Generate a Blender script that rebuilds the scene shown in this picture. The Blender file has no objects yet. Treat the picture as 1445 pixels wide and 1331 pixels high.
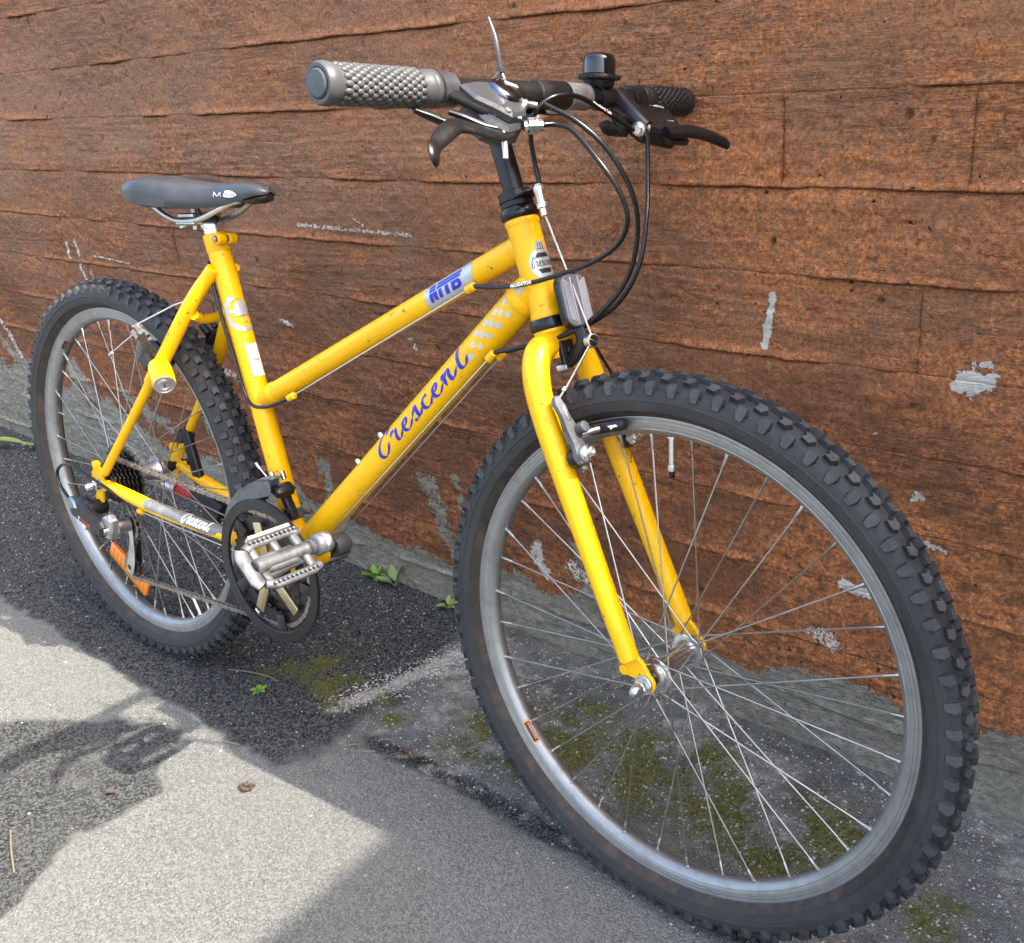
import bpy, bmesh, math, random
import numpy as np
from mathutils import Vector, Matrix
from mathutils.bvhtree import BVHTree

R = math.radians
PI = math.pi
random.seed(7)
scene = bpy.context.scene
COL = scene.collection

# ------------------------------------------------------------------ camera, sky, sun, exposure
cam_d = bpy.data.cameras.new('camera')
cam = bpy.data.objects.new('camera', cam_d)
COL.objects.link(cam)
cam_d.sensor_fit = 'HORIZONTAL'
cam_d.sensor_width = 36.0
cam_d.lens = 1281.9 / 1445 * 36.0
cam_d.shift_x = (722.5 - 886.9) / 1445
cam_d.shift_y = (655.9 - 665.5) / 1445
cam_d.clip_start = 0.02
cam_d.clip_end = 400
_r = Vector((0.82245777, 0.56713823, -0.04378873))
_u = Vector((-0.18550268, 0.34019213, 0.92187747))
_f = Vector((-0.53772854, 0.75008236, -0.38499932))
_m = Matrix((_r, _u, -_f)).transposed().to_4x4()
_m.translation = Vector((1.28457, -1.04078, 0.90959))
cam.matrix_world = _m
scene.camera = cam

SUN = Vector((0.87, 0.22, 1.0)).normalized()          # towards the sun: along the wall, a little behind it
world = bpy.data.worlds.new('World')
scene.world = world
world.use_nodes = True
wn = world.node_tree
wn.nodes.clear()
w_out = wn.nodes.new('ShaderNodeOutputWorld')
w_bg = wn.nodes.new('ShaderNodeBackground')
w_sky = wn.nodes.new('ShaderNodeTexSky')
w_sky.sky_type = 'NISHITA'
w_sky.sun_disc = False
w_sky.sun_elevation = math.asin(SUN.z)
w_sky.sun_rotation = math.atan2(SUN.x, SUN.y)
w_sky.air_density = 1.0
w_sky.dust_density = 5.0
w_sky.ozone_density = 0.3
w_bg.inputs['Strength'].default_value = 0.15
wn.links.new(w_sky.outputs['Color'], w_bg.inputs['Color'])
wn.links.new(w_bg.outputs['Background'], w_out.inputs['Surface'])

sun_d = bpy.data.lights.new('sun', 'SUN')
sun_d.energy = 2.2
sun_d.angle = R(0.53)
sun_d.color = (1.0, 0.94, 0.84)
sun = bpy.data.objects.new('sun', sun_d)
COL.objects.link(sun)
sun.rotation_euler = SUN.to_track_quat('Z', 'Y').to_euler()
sun.location = (4, 1, 5)

scene.view_settings.view_transform = 'Standard'
scene.view_settings.look = 'None'
scene.view_settings.gamma = 1
scene.view_settings.use_curve_mapping = False
scene.view_settings.exposure = 2.58

# ------------------------------------------------------------------ small maths
def V(*a): return np.array(a, float)
def unit(v):
    v = np.asarray(v, float)
    return v / max(np.linalg.norm(v), 1e-12)

def frame_for(n):
    n = unit(n)
    a = V(0, 0, 1) if abs(n[2]) < 0.9 else V(1, 0, 0)
    u = unit(np.cross(a, n))
    return u, np.cross(n, u)

def hash2(ix, iy, seed):
    h = (ix.astype(np.int64) * 374761393 + iy.astype(np.int64) * 668265263 + seed * 1274126177) & 0x7fffffff
    h = ((h ^ (h >> 13)) * 1103515245) & 0x7fffffff
    h = (h ^ (h >> 16)) & 0xffff
    return h / 65535.0

def vnoise(x, y, seed=0):
    x = np.asarray(x, float); y = np.asarray(y, float)
    ix = np.floor(x); iy = np.floor(y)
    fx = x - ix; fy = y - iy
    fx = fx * fx * (3 - 2 * fx); fy = fy * fy * (3 - 2 * fy)
    a = hash2(ix, iy, seed); b = hash2(ix + 1, iy, seed)
    c = hash2(ix, iy + 1, seed); d = hash2(ix + 1, iy + 1, seed)
    return (a * (1 - fx) + b * fx) * (1 - fy) + (c * (1 - fx) + d * fx) * fy

def fbm(x, y, seed=0, oct=4, gain=0.5):
    s = 0; a = 1; t = 0
    for k in range(oct):
        s = s + a * vnoise(x * 2 ** k + 17.3 * k, y * 2 ** k + 9.1 * k, seed + k)
        t += a; a *= gain
    return s / t            # 0..1

def sstep(a, b, x):
    t = np.clip((x - a) / (b - a), 0, 1)
    return t * t * (3 - 2 * t)

# ------------------------------------------------------------------ materials
class NT:
    def __init__(s, name):
        s.m = bpy.data.materials.new(name); s.m.use_nodes = True
        s.t = s.m.node_tree; s.n = s.t.nodes; s.l = s.t.links
        s.b = s.n['Principled BSDF']
    def put(s, sock, v):
        if hasattr(v, 'is_output'): s.l.new(v, sock)
        elif isinstance(v, (tuple, list)) and len(v) == 3 and sock.type == 'RGBA': sock.default_value = (*v, 1)
        else: sock.default_value = v
    def new(s, typ, ins=None, **kw):
        n = s.n.new(typ)
        for k, v in kw.items(): setattr(n, k, v)
        for k, v in (ins or {}).items(): s.put(n.inputs[k], v)
        return n
    def bsdf(s, **kw):
        for k, v in kw.items():
            s.put(s.b.inputs[k.replace('_', ' ')], v)
        return s
    def coord(s): return s.new('ShaderNodeTexCoord').outputs['Object']
    def mapped(s, vec, sc):
        return s.new('ShaderNodeMapping', {'Vector': vec, 'Scale': sc}).outputs['Vector']
    def noise(s, vec, scale, detail=4, rough=0.55, dist=0.0):
        return s.new('ShaderNodeTexNoise', {'Vector': vec, 'Scale': scale, 'Detail': detail, 'Roughness': rough, 'Distortion': dist}).outputs['Fac']
    def vor(s, vec, scale, out='Distance', rnd=1.0):
        return s.new('ShaderNodeTexVoronoi', {'Vector': vec, 'Scale': scale, 'Randomness': rnd}).outputs[out]
    def ramp(s, fac, stops):
        n = s.new('ShaderNodeValToRGB', {'Fac': fac}); e = n.color_ramp.elements
        while len(e) < len(stops): e.new(0.5)
        for el, (p, c) in zip(e, stops):
            el.position = p
            el.color = (*c, 1) if isinstance(c, tuple) else (c, c, c, 1)
        return n.outputs['Color']
    def mix(s, fac, a, b, mode='MIX'):
        n = s.new('ShaderNodeMix', data_type='RGBA', blend_type=mode)
        s.put(n.inputs[0], fac); s.put(n.inputs[6], a); s.put(n.inputs[7], b)
        return n.outputs[2]
    def math(s, op, a, b=0.0, c=0.0, clamp=False):
        n = s.new('ShaderNodeMath', operation=op, use_clamp=clamp)
        s.put(n.inputs[0], a); s.put(n.inputs[1], b); s.put(n.inputs[2], c)
        return n.outputs[0]
    def bump(s, h, dist=0.001, strength=1.0, normal=None):
        ins = {'Height': h, 'Distance': dist, 'Strength': strength}
        if normal is not None: ins['Normal'] = normal
        return s.new('ShaderNodeBump', ins).outputs['Normal']

def paint_mat(name, col, col2=None, rough=0.32, grime=0.25, dirt=(0.10, 0.075, 0.03), coat=0.35, chips=True):
    t = NT(name); c = t.coord()
    n1 = t.noise(c, 9, 5, 0.6)
    n2 = t.noise(c, 70, 4, 0.65)
    base = t.mix(t.ramp(n1, [(0.35, 0.0), (0.7, 1.0)]), col, col2 or tuple(x * 0.93 for x in col))
    d = t.math('MULTIPLY', t.ramp(n2, [(0.58, 0.0), (0.82, 1.0)]), grime)
    base = t.mix(d, base, dirt)
    if chips:
        ch = t.math('MULTIPLY', t.ramp(t.noise(c, 110, 2, 0.5), [(0.712, 0.0), (0.722, 1.0)]), 0.8)
        base = t.mix(ch, base, (0.09, 0.055, 0.03))
    sc = t.ramp(t.noise(t.mapped(c, (420, 420, 38)), 1.0, 2, 0.5), [(0.70, 0.0), (0.74, 1.0)])
    sc2 = t.ramp(t.noise(t.mapped(c, (40, 380, 420)), 1.0, 2, 0.5), [(0.71, 0.0), (0.75, 1.0)])
    base = t.mix(t.math('MULTIPLY', t.math('ADD', sc, sc2, 0.0, True), 0.35), base, tuple(0.55 * x for x in col))
    gr = t.math('MULTIPLY', t.ramp(t.noise(c, 22, 6, 0.72), [(0.54, 0.0), (0.74, 1.0)]), grime * 1.6)
    base = t.mix(gr, base, tuple(0.5 * x + 0.02 for x in col))
    rr = t.math('MULTIPLY_ADD', n2, 0.35, rough - 0.12)
    t.bsdf(Base_Color=base, Roughness=rr, Coat_Weight=coat, Coat_Roughness=0.12, Specular_IOR_Level=0.3)
    t.put(t.b.inputs['Normal'], t.bump(t.noise(c, 260, 3, 0.6), 0.0002, 0.25))
    return t.m

def metal_mat(name, col, rough=0.3, dirt=(0.05, 0.045, 0.04), amount=0.35, scale=120, metallic=1.0, bump=0.3):
    t = NT(name); c = t.coord()
    n = t.noise(c, scale, 5, 0.65)
    n2 = t.noise(c, 25, 4, 0.6)
    d = t.math('MULTIPLY', t.ramp(n2, [(0.45, 0.0), (0.75, 1.0)]), amount)
    base = t.mix(d, col, dirt)
    t.bsdf(Base_Color=base, Metallic=metallic, Roughness=t.math('MULTIPLY_ADD', n, 0.3, rough - 0.1))
    t.put(t.b.inputs['Normal'], t.bump(n, 0.0003, bump))
    return t.m

def rubber_mat(name, col, rough=0.6, dust=(0.16, 0.145, 0.12), amount=0.5, scale=60, bump=0.4):
    t = NT(name); c = t.coord()
    n = t.noise(c, scale, 5, 0.65)
    n2 = t.noise(c, 14, 5, 0.6)
    d = t.math('MULTIPLY', t.ramp(n2, [(0.38, 0.0), (0.72, 1.0)]), amount)
    f = t.math('MULTIPLY', t.ramp(n, [(0.45, 0.0), (0.75, 1.0)]), amount * 0.6)
    base = t.mix(f, t.mix(d, col, dust), dust)
    t.bsdf(Base_Color=base, Roughness=t.math('MULTIPLY_ADD', n, 0.25, rough - 0.12), Specular_IOR_Level=0.4)
    t.put(t.b.inputs['Normal'], t.bump(t.noise(c, 500, 3, 0.7), 0.0003, bump))
    return t.m

def flat_mat(name, col, rough=0.45, metallic=0.0, wear=0.0, wearcol=(0.4, 0.4, 0.4)):
    t = NT(name); c = t.coord()
    n = t.noise(c, 180, 4, 0.65)
    base = t.mix(t.math('MULTIPLY', t.ramp(n, [(0.5, 0.0), (0.75, 1.0)]), 0.25), col, tuple(x * 0.6 for x in col))
    if wear > 0:
        base = t.mix(t.math('MULTIPLY', t.ramp(t.noise(c, 60, 5, 0.7), [(0.5, 0.0), (0.62, 1.0)]), wear), base, wearcol)
    t.bsdf(Base_Color=base, Roughness=rough, Metallic=metallic)
    return t.m

YEL = paint_mat('yellow_paint', (0.80, 0.435, 0.0), (0.75, 0.385, 0.0), rough=0.36, grime=0.20, coat=0.12)
BLACK = paint_mat('black_paint', (0.005, 0.005, 0.006), (0.009, 0.009, 0.010), rough=0.26, grime=0.2, dirt=(0.045, 0.042, 0.036), coat=0.2, chips=False)
SATIN = rubber_mat('satin_black', (0.007, 0.007, 0.008), 0.38, (0.05, 0.048, 0.044), 0.22, 90, 0.15)
PLASTIC = rubber_mat('black_plastic', (0.006, 0.006, 0.007), 0.36, (0.04, 0.038, 0.035), 0.22, 120, 0.15)
CHROME = metal_mat('bright_steel', (0.72, 0.72, 0.71), 0.22, amount=0.25)
ALU = metal_mat('worn_aluminium', (0.62, 0.62, 0.62), 0.36, (0.09, 0.085, 0.08), 0.45)
CASTALU = metal_mat('scuffed_cast_aluminium', (0.15, 0.153, 0.16), 0.52, (0.04, 0.04, 0.04), 0.95, 110, 0.6, 3.0)
DARKSTEEL = metal_mat('oily_dark_steel', (0.10, 0.09, 0.08), 0.38, (0.02, 0.016, 0.012), 0.7, 200)
SPOKE = metal_mat('spoke_steel', (0.40, 0.39, 0.37), 0.34, (0.12, 0.10, 0.08), 0.5, 300)
ZINC = metal_mat('zinc_plated', (0.62, 0.65, 0.66), 0.3, (0.2, 0.19, 0.17), 0.4)
BRASSY = metal_mat('tarnished_bolt', (0.55, 0.40, 0.28), 0.3, (0.12, 0.07, 0.04), 0.4)
CABLE = rubber_mat('cable_housing', (0.005, 0.005, 0.006), 0.26, (0.035, 0.035, 0.035), 0.15, 200, 0.05)
WIRE = metal_mat('bare_wire', (0.66, 0.65, 0.6), 0.35, amount=0.2)
GRAPHITE = metal_mat('graphite_cast', (0.085, 0.088, 0.095), 0.30, (0.03, 0.03, 0.03), 0.4, 150, 0.6, 0.4)
GRIP = rubber_mat('grey_grip_rubber', (0.050, 0.054, 0.057), 0.44, (0.105, 0.106, 0.100), 0.45, 70, 0.3)
GRIPDARK = rubber_mat('dark_grip_rubber', (0.012, 0.012, 0.014), 0.45, (0.04, 0.038, 0.035), 0.3, 70, 0.3)
SADDLE = rubber_mat('grey_saddle_vinyl', (0.026, 0.028, 0.033), 0.36, (0.085, 0.086, 0.09), 0.4, 40, 0.5)
REFL = flat_mat('white_reflector', (0.62, 0.63, 0.68), 0.15)
ORANGE = flat_mat('orange_reflector', (0.72, 0.20, 0.015), 0.18)
RED = flat_mat('red_spring_paint', (0.33, 0.014, 0.014), 0.4, wear=0.3, wearcol=(0.09, 0.02, 0.02))
WHITE = flat_mat('white_print', (0.78, 0.78, 0.76), 0.45)
SILVER = flat_mat('silver_foil', (0.44, 0.46, 0.48), 0.34, 0.4)
BLUE = flat_mat('blue_print', (0.012, 0.02, 0.36), 0.4)
INK = flat_mat('black_print', (0.012, 0.012, 0.014), 0.4)
FADED = flat_mat('faded_silver_print', (0.46, 0.44, 0.33), 0.4, 0.1, wear=0.5, wearcol=(0.75, 0.55, 0.15))
GREYFOIL = flat_mat('worn_grey_foil', (0.125, 0.125, 0.122), 0.5, wear=0.5, wearcol=(0.22, 0.215, 0.20))
REDPRINT = flat_mat('red_print', (0.5, 0.06, 0.05), 0.4)
ORANGEPRINT = flat_mat('orange_print', (0.75, 0.28, 0.06), 0.4)
BEIGE = metal_mat('aluminium_warm_reflection', (0.52, 0.43, 0.26), 0.42, (0.2, 0.16, 0.1), 0.3)  # warm sun reflection on the spider arms, put into the base colour

def tyre_mat(name, col, dust, amount, brown=0.0):
    t = NT(name); c = t.coord()
    n = t.noise(c, 45, 6, 0.7); n2 = t.noise(c, 10, 5, 0.6); n3 = t.noise(c, 220, 3, 0.7)
    base = t.mix(t.math('MULTIPLY', t.ramp(n2, [(0.3, 0.0), (0.7, 1.0)]), amount), col, dust)
    base = t.mix(t.math('MULTIPLY', t.ramp(n, [(0.5, 0.0), (0.72, 1.0)]), amount), base, dust)
    base = t.mix(t.math('MULTIPLY', t.ramp(n3, [(0.5, 0.0), (0.7, 1.0)]), 0.35), base, tuple(x * 0.45 for x in col))
    if brown:
        base = t.mix(t.math('MULTIPLY', t.ramp(n, [(0.46, 0.0), (0.62, 1.0)]), brown), base, (0.125, 0.078, 0.050))
    t.bsdf(Base_Color=base, Roughness=t.math('MULTIPLY_ADD', n, 0.3, 0.50), Specular_IOR_Level=0.28)
    t.put(t.b.inputs['Normal'], t.bump(t.math('ADD', n3, t.noise(c, 700, 2, 0.6)), 0.0004, 0.5))
    return t.m
TREAD = tyre_mat('tread_rubber', (0.010, 0.011, 0.0125), (0.052, 0.053, 0.055), 0.6)
TREADTOP = tyre_mat('worn_knob_tops', (0.024, 0.025, 0.027), (0.085, 0.087, 0.089), 0.65)
SIDEW = tyre_mat('sidewall_rubber', (0.024, 0.0235, 0.023), (0.055, 0.054, 0.051), 0.5)
SIDEB = tyre_mat('dirty_sidewall', (0.024, 0.021, 0.019), (0.046, 0.041, 0.036), 0.6, 0.28)

def rim_mat():
    t = NT('worn_rim'); c = t.coord()
    n = t.noise(c, 40, 5, 0.65); n2 = t.noise(c, 400, 3, 0.7)
    base = t.mix(t.math('MULTIPLY', t.ramp(n, [(0.45, 0.0), (0.75, 1.0)]), 0.5), (0.31, 0.31, 0.30), (0.13, 0.12, 0.11))
    t.bsdf(Base_Color=base, Metallic=0.8, Roughness=t.math('MULTIPLY_ADD', n, 0.25, 0.36))
    t.put(t.b.inputs['Normal'], t.bump(n2, 0.0002, 0.3))
    return t.m
RIM = rim_mat()

def wall_mat():
    t = NT('board_marked_painted_concrete'); c = t.coord()
    a = t.new('ShaderNodeVertexColor', layer_name='mask')
    sp = t.new('ShaderNodeSeparateColor', {'Color': a.outputs['Color']})
    bare, rust, lime = sp.outputs[0], sp.outputs[1], sp.outputs[2]
    dark = a.outputs['Alpha']
    fine = t.noise(c, 420, 4, 0.7)
    mid = t.noise(c, 60, 6, 0.68)
    big = t.noise(c, 7, 5, 0.6)
    grain = t.noise(t.mapped(c, (14, 14, 210)), 1.0, 6, 0.7)
    speck = t.noise(c, 900, 2, 0.6)
    gran = t.noise(c, 190, 5, 0.72)
    patch = t.ramp(t.noise(t.mapped(c, (2.2, 2.2, 6)), 1.0, 3, 0.5), [(0.42, 0.0), (0.58, 1.0)])
    lines = t.math('ABSOLUTE', t.math('SUBTRACT', t.noise(t.mapped(c, (13, 13, 120)), 1.0, 4, 0.6, 0.9), 0.5))
    lm = t.math('MULTIPLY', t.ramp(lines, [(0.0, 1.0), (0.020, 0.0)]), t.math('MULTIPLY_ADD', patch, 0.30, 0.10))
    xyz = t.new('ShaderNodeSeparateXYZ', {'Vector': c}).outputs
    tone = t.math('ADD', t.math('MULTIPLY_ADD', xyz[0], 0.30, 0.40), t.math('MULTIPLY', t.math('SUBTRACT', big, 0.5), 1.5))
    brown = t.mix(t.ramp(tone, [(0.15, 0.0), (0.8, 1.0)]), (0.300, 0.215, 0.165), (0.430, 0.245, 0.138))
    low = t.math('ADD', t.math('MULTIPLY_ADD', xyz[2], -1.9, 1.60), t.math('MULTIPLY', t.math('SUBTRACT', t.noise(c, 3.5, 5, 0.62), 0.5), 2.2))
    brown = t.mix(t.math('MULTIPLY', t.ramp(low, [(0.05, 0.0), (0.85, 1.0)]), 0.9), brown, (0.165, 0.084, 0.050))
    brown = t.mix(t.math('MULTIPLY', t.ramp(grain, [(0.40, 0.0), (0.60, 1.0)]), t.math('MULTIPLY_ADD', patch, 0.35, 0.12)), brown, (0.205, 0.142, 0.105))
    rf = t.math('MULTIPLY', t.math('ADD', rust, 0.15), t.ramp(mid, [(0.34, 0.0), (0.60, 1.0)]))
    brown = t.mix(rf, brown, t.mix(t.ramp(gran, [(0.35, 0.0), (0.65, 1.0)]), (0.42, 0.160, 0.058), (0.66, 0.325, 0.150)))
    brown = t.mix(t.math('MULTIPLY', t.ramp(gran, [(0.51, 0.0), (0.66, 1.0)]), 0.6), brown, t.mix(1.0, brown, (1.5, 1.5, 1.5), 'MULTIPLY'))
    brown = t.mix(t.math('MULTIPLY', t.ramp(gran, [(0.36, 1.0), (0.47, 0.0)]), 0.42), brown, (0.085, 0.052, 0.036))
    brown = t.mix(t.math('MULTIPLY', t.ramp(fine, [(0.34, 1.0), (0.45, 0.0)]), 0.5), brown, (0.085, 0.053, 0.038))
    brown = t.mix(lm, brown, (0.085, 0.050, 0.034))
    brown = t.mix(t.math('MULTIPLY', t.ramp(mid, [(0.62, 0.0), (0.71, 1.0)]), 0.5), brown, (0.125, 0.076, 0.052))
    brown = t.mix(1.0, brown, (1.04, 0.85, 0.70), 'MULTIPLY')
    conc = t.mix(t.ramp(mid, [(0.3, 0.0), (0.7, 1.0)]), (0.22, 0.200, 0.150), (0.42, 0.385, 0.300))
    conc = t.mix(t.math('MULTIPLY', t.ramp(gran, [(0.36, 1.0), (0.47, 0.0)]), 0.6), conc, (0.14, 0.13, 0.10))
    conc = t.mix(t.math('MULTIPLY', t.ramp(fine, [(0.5, 0.0), (0.7, 1.0)]), 0.5), conc, (0.62, 0.59, 0.52))
    conc = t.mix(t.math('MULTIPLY', t.ramp(t.noise(c, 18, 5, 0.7), [(0.5, 0.0), (0.68, 1.0)]), 0.5), conc, (0.17, 0.16, 0.10))
    edge = t.math('ADD', bare, t.math('MULTIPLY', t.math('SUBTRACT', mid, 0.5), 0.9))
    edge = t.math('ADD', edge, t.math('MULTIPLY', t.math('SUBTRACT', gran, 0.5), 1.3))
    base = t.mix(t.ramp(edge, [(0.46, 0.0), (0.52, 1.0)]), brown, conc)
    le = t.math('ADD', lime, t.math('MULTIPLY', t.math('SUBTRACT', gran, 0.5), 2.2))
    base = t.mix(t.ramp(le, [(0.50, 0.0), (0.58, 1.0)]), base, t.mix(gran, (0.62, 0.56, 0.46), (0.90, 0.84, 0.72)))
    specks = t.ramp(t.noise(c, 130, 2, 0.5), [(0.755, 0.0), (0.775, 1.0)])
    base = t.mix(t.math('MULTIPLY', specks, 0.7), base, (0.55, 0.50, 0.44))
    wv = t.mix(0.012, c, t.new('ShaderNodeTexNoise', {'Vector': c, 'Scale': 150.0, 'Detail': 2.0}).outputs['Color'], 'ADD')
    pv = t.new('ShaderNodeTexVoronoi', {'Vector': wv, 'Scale': 44.0})
    pr = t.math('POWER', t.new('ShaderNodeSeparateColor', {'Color': pv.outputs['Color']}).outputs[0], 2.2)
    pq = t.math('DIVIDE', pv.outputs['Distance'], t.math('MULTIPLY_ADD', pr, 0.105, 0.028))
    pit = t.ramp(pq, [(0.62, 1.0), (1.0, 0.0)])
    base = t.mix(t.math('MULTIPLY', pit, 0.92), base, (0.022, 0.016, 0.012))
    base = t.mix(t.math('MULTIPLY', dark, 0.9), base, (0.03, 0.023, 0.018))
    h = t.math('ADD', t.math('MULTIPLY', t.math('MULTIPLY', t.math('MINIMUM', lines, 0.05), 7.0), patch), t.math('MULTIPLY', grain, 0.35))
    h = t.math('ADD', h, t.math('MULTIPLY', gran, 1.3))
    h = t.math('ADD', h, t.math('MULTIPLY', speck, 0.25))
    h = t.math('ADD', h, t.math('ADD', t.math('MULTIPLY', fine, 0.5), t.math('MULTIPLY', mid, 0.9)))
    t.bsdf(Base_Color=base, Roughness=0.88, Specular_IOR_Level=0.25)
    h = t.math('SUBTRACT', h, t.math('MULTIPLY', pit, 1.5))
    h = t.math('ADD', h, t.math('MULTIPLY', t.ramp(le, [(0.48, 0.0), (0.60, 1.0)]), 0.5))
    t.put(t.b.inputs['Normal'], t.bump(h, 0.0068, 1.0))
    return t.m
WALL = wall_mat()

def ground_mat():
    t = NT('weathered_asphalt'); c = t.coord()
    a = t.new('ShaderNodeVertexColor', layer_name='mask')
    sp = t.new('ShaderNodeSeparateColor', {'Color': a.outputs['Color']})
    darkm, moss, pale = sp.outputs[0], sp.outputs[1], sp.outputs[2]
    rough_m = a.outputs['Alpha']
    vc = t.vor(c, 360, 'Color')
    vd = t.vor(c, 360, 'Distance')
    vd2 = t.vor(c, 700, 'Distance')
    vsep = t.new('ShaderNodeSeparateColor', {'Color': vc}).outputs[0]
    fine = t.noise(c, 500, 4, 0.7); mid = t.noise(c, 45, 6, 0.68); big = t.noise(c, 5, 5, 0.6)
    light = t.mix(t.ramp(vsep, [(0.15, 0.0), (0.85, 1.0)]), (0.096, 0.098, 0.088), (0.196, 0.198, 0.178))
    light = t.mix(t.math('MULTIPLY', t.ramp(fine, [(0.48, 0.0), (0.66, 1.0)]), 0.55), light, (0.30, 0.302, 0.268))
    light = t.mix(t.math('MULTIPLY', t.ramp(fine, [(0.36, 1.0), (0.46, 0.0)]), 0.55), light, (0.058, 0.058, 0.054))
    light = t.mix(t.math('MULTIPLY', t.ramp(vd, [(0.55, 0.0), (0.9, 1.0)]), 0.55), light, (0.085, 0.084, 0.078))
    light = t.mix(t.math('MULTIPLY', t.ramp(big, [(0.4, 0.0), (0.7, 1.0)]), 0.3), light, (0.18, 0.172, 0.156))
    dk = t.mix(t.ramp(vsep, [(0.2, 0.0), (0.95, 1.0)]), (0.010, 0.0105, 0.010), (0.110, 0.112, 0.105))
    dk = t.mix(t.ramp(t.math('ADD', vsep, t.math('MULTIPLY', mid, 0.3)), [(1.07, 0.0), (1.16, 1.0)]), dk, (0.26, 0.25, 0.235))
    dk = t.mix(t.math('MULTIPLY', t.ramp(mid, [(0.5, 0.0), (0.75, 1.0)]), 0.5), dk, (0.075, 0.073, 0.066))
    de = t.math('ADD', darkm, t.math('MULTIPLY', t.math('SUBTRACT', mid, 0.5), 0.9))
    de = t.math('ADD', de, t.math('MULTIPLY', t.math('SUBTRACT', vsep, 0.5), 0.35))
    base = t.mix(t.ramp(de, [(0.36, 0.0), (0.66, 1.0)]), light, dk)
    pe = t.math('ADD', pale, t.math('MULTIPLY', t.math('SUBTRACT', mid, 0.5), 1.6))
    base = t.mix(t.math('MULTIPLY', t.ramp(pe, [(0.45, 0.0), (0.75, 1.0)]), 0.8), base, t.mix(fine, (0.20, 0.19, 0.16), (0.47, 0.45, 0.39)))
    me = t.math('ADD', t.math('MULTIPLY', moss, 0.85), t.math('ADD', t.math('MULTIPLY', t.math('SUBTRACT', mid, 0.5), 1.7), t.math('MULTIPLY', t.math('SUBTRACT', fine, 0.5), 1.4)))
    mossc = t.mix(fine, (0.045, 0.055, 0.012), (0.17, 0.165, 0.04))
    base = t.mix(t.math('MULTIPLY', t.ramp(me, [(0.40, 0.0), (0.85, 1.0)]), 0.85), base, mossc)
    hh = t.math('ADD', t.math('MULTIPLY', t.math('SUBTRACT', 1.0, vd), 0.9), t.math('MULTIPLY', t.math('SUBTRACT', 1.0, vd2), 0.5))
    hh = t.math('ADD', hh, t.math('MULTIPLY', fine, 0.6))
    hh = t.math('ADD', hh, t.math('MULTIPLY', mid, rough_m))
    t.bsdf(Base_Color=base, Roughness=0.9, Specular_IOR_Level=0.3)
    t.put(t.b.inputs['Normal'], t.bump(hh, 0.0030, 1.0))
    return t.m
GROUND = ground_mat()

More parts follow.
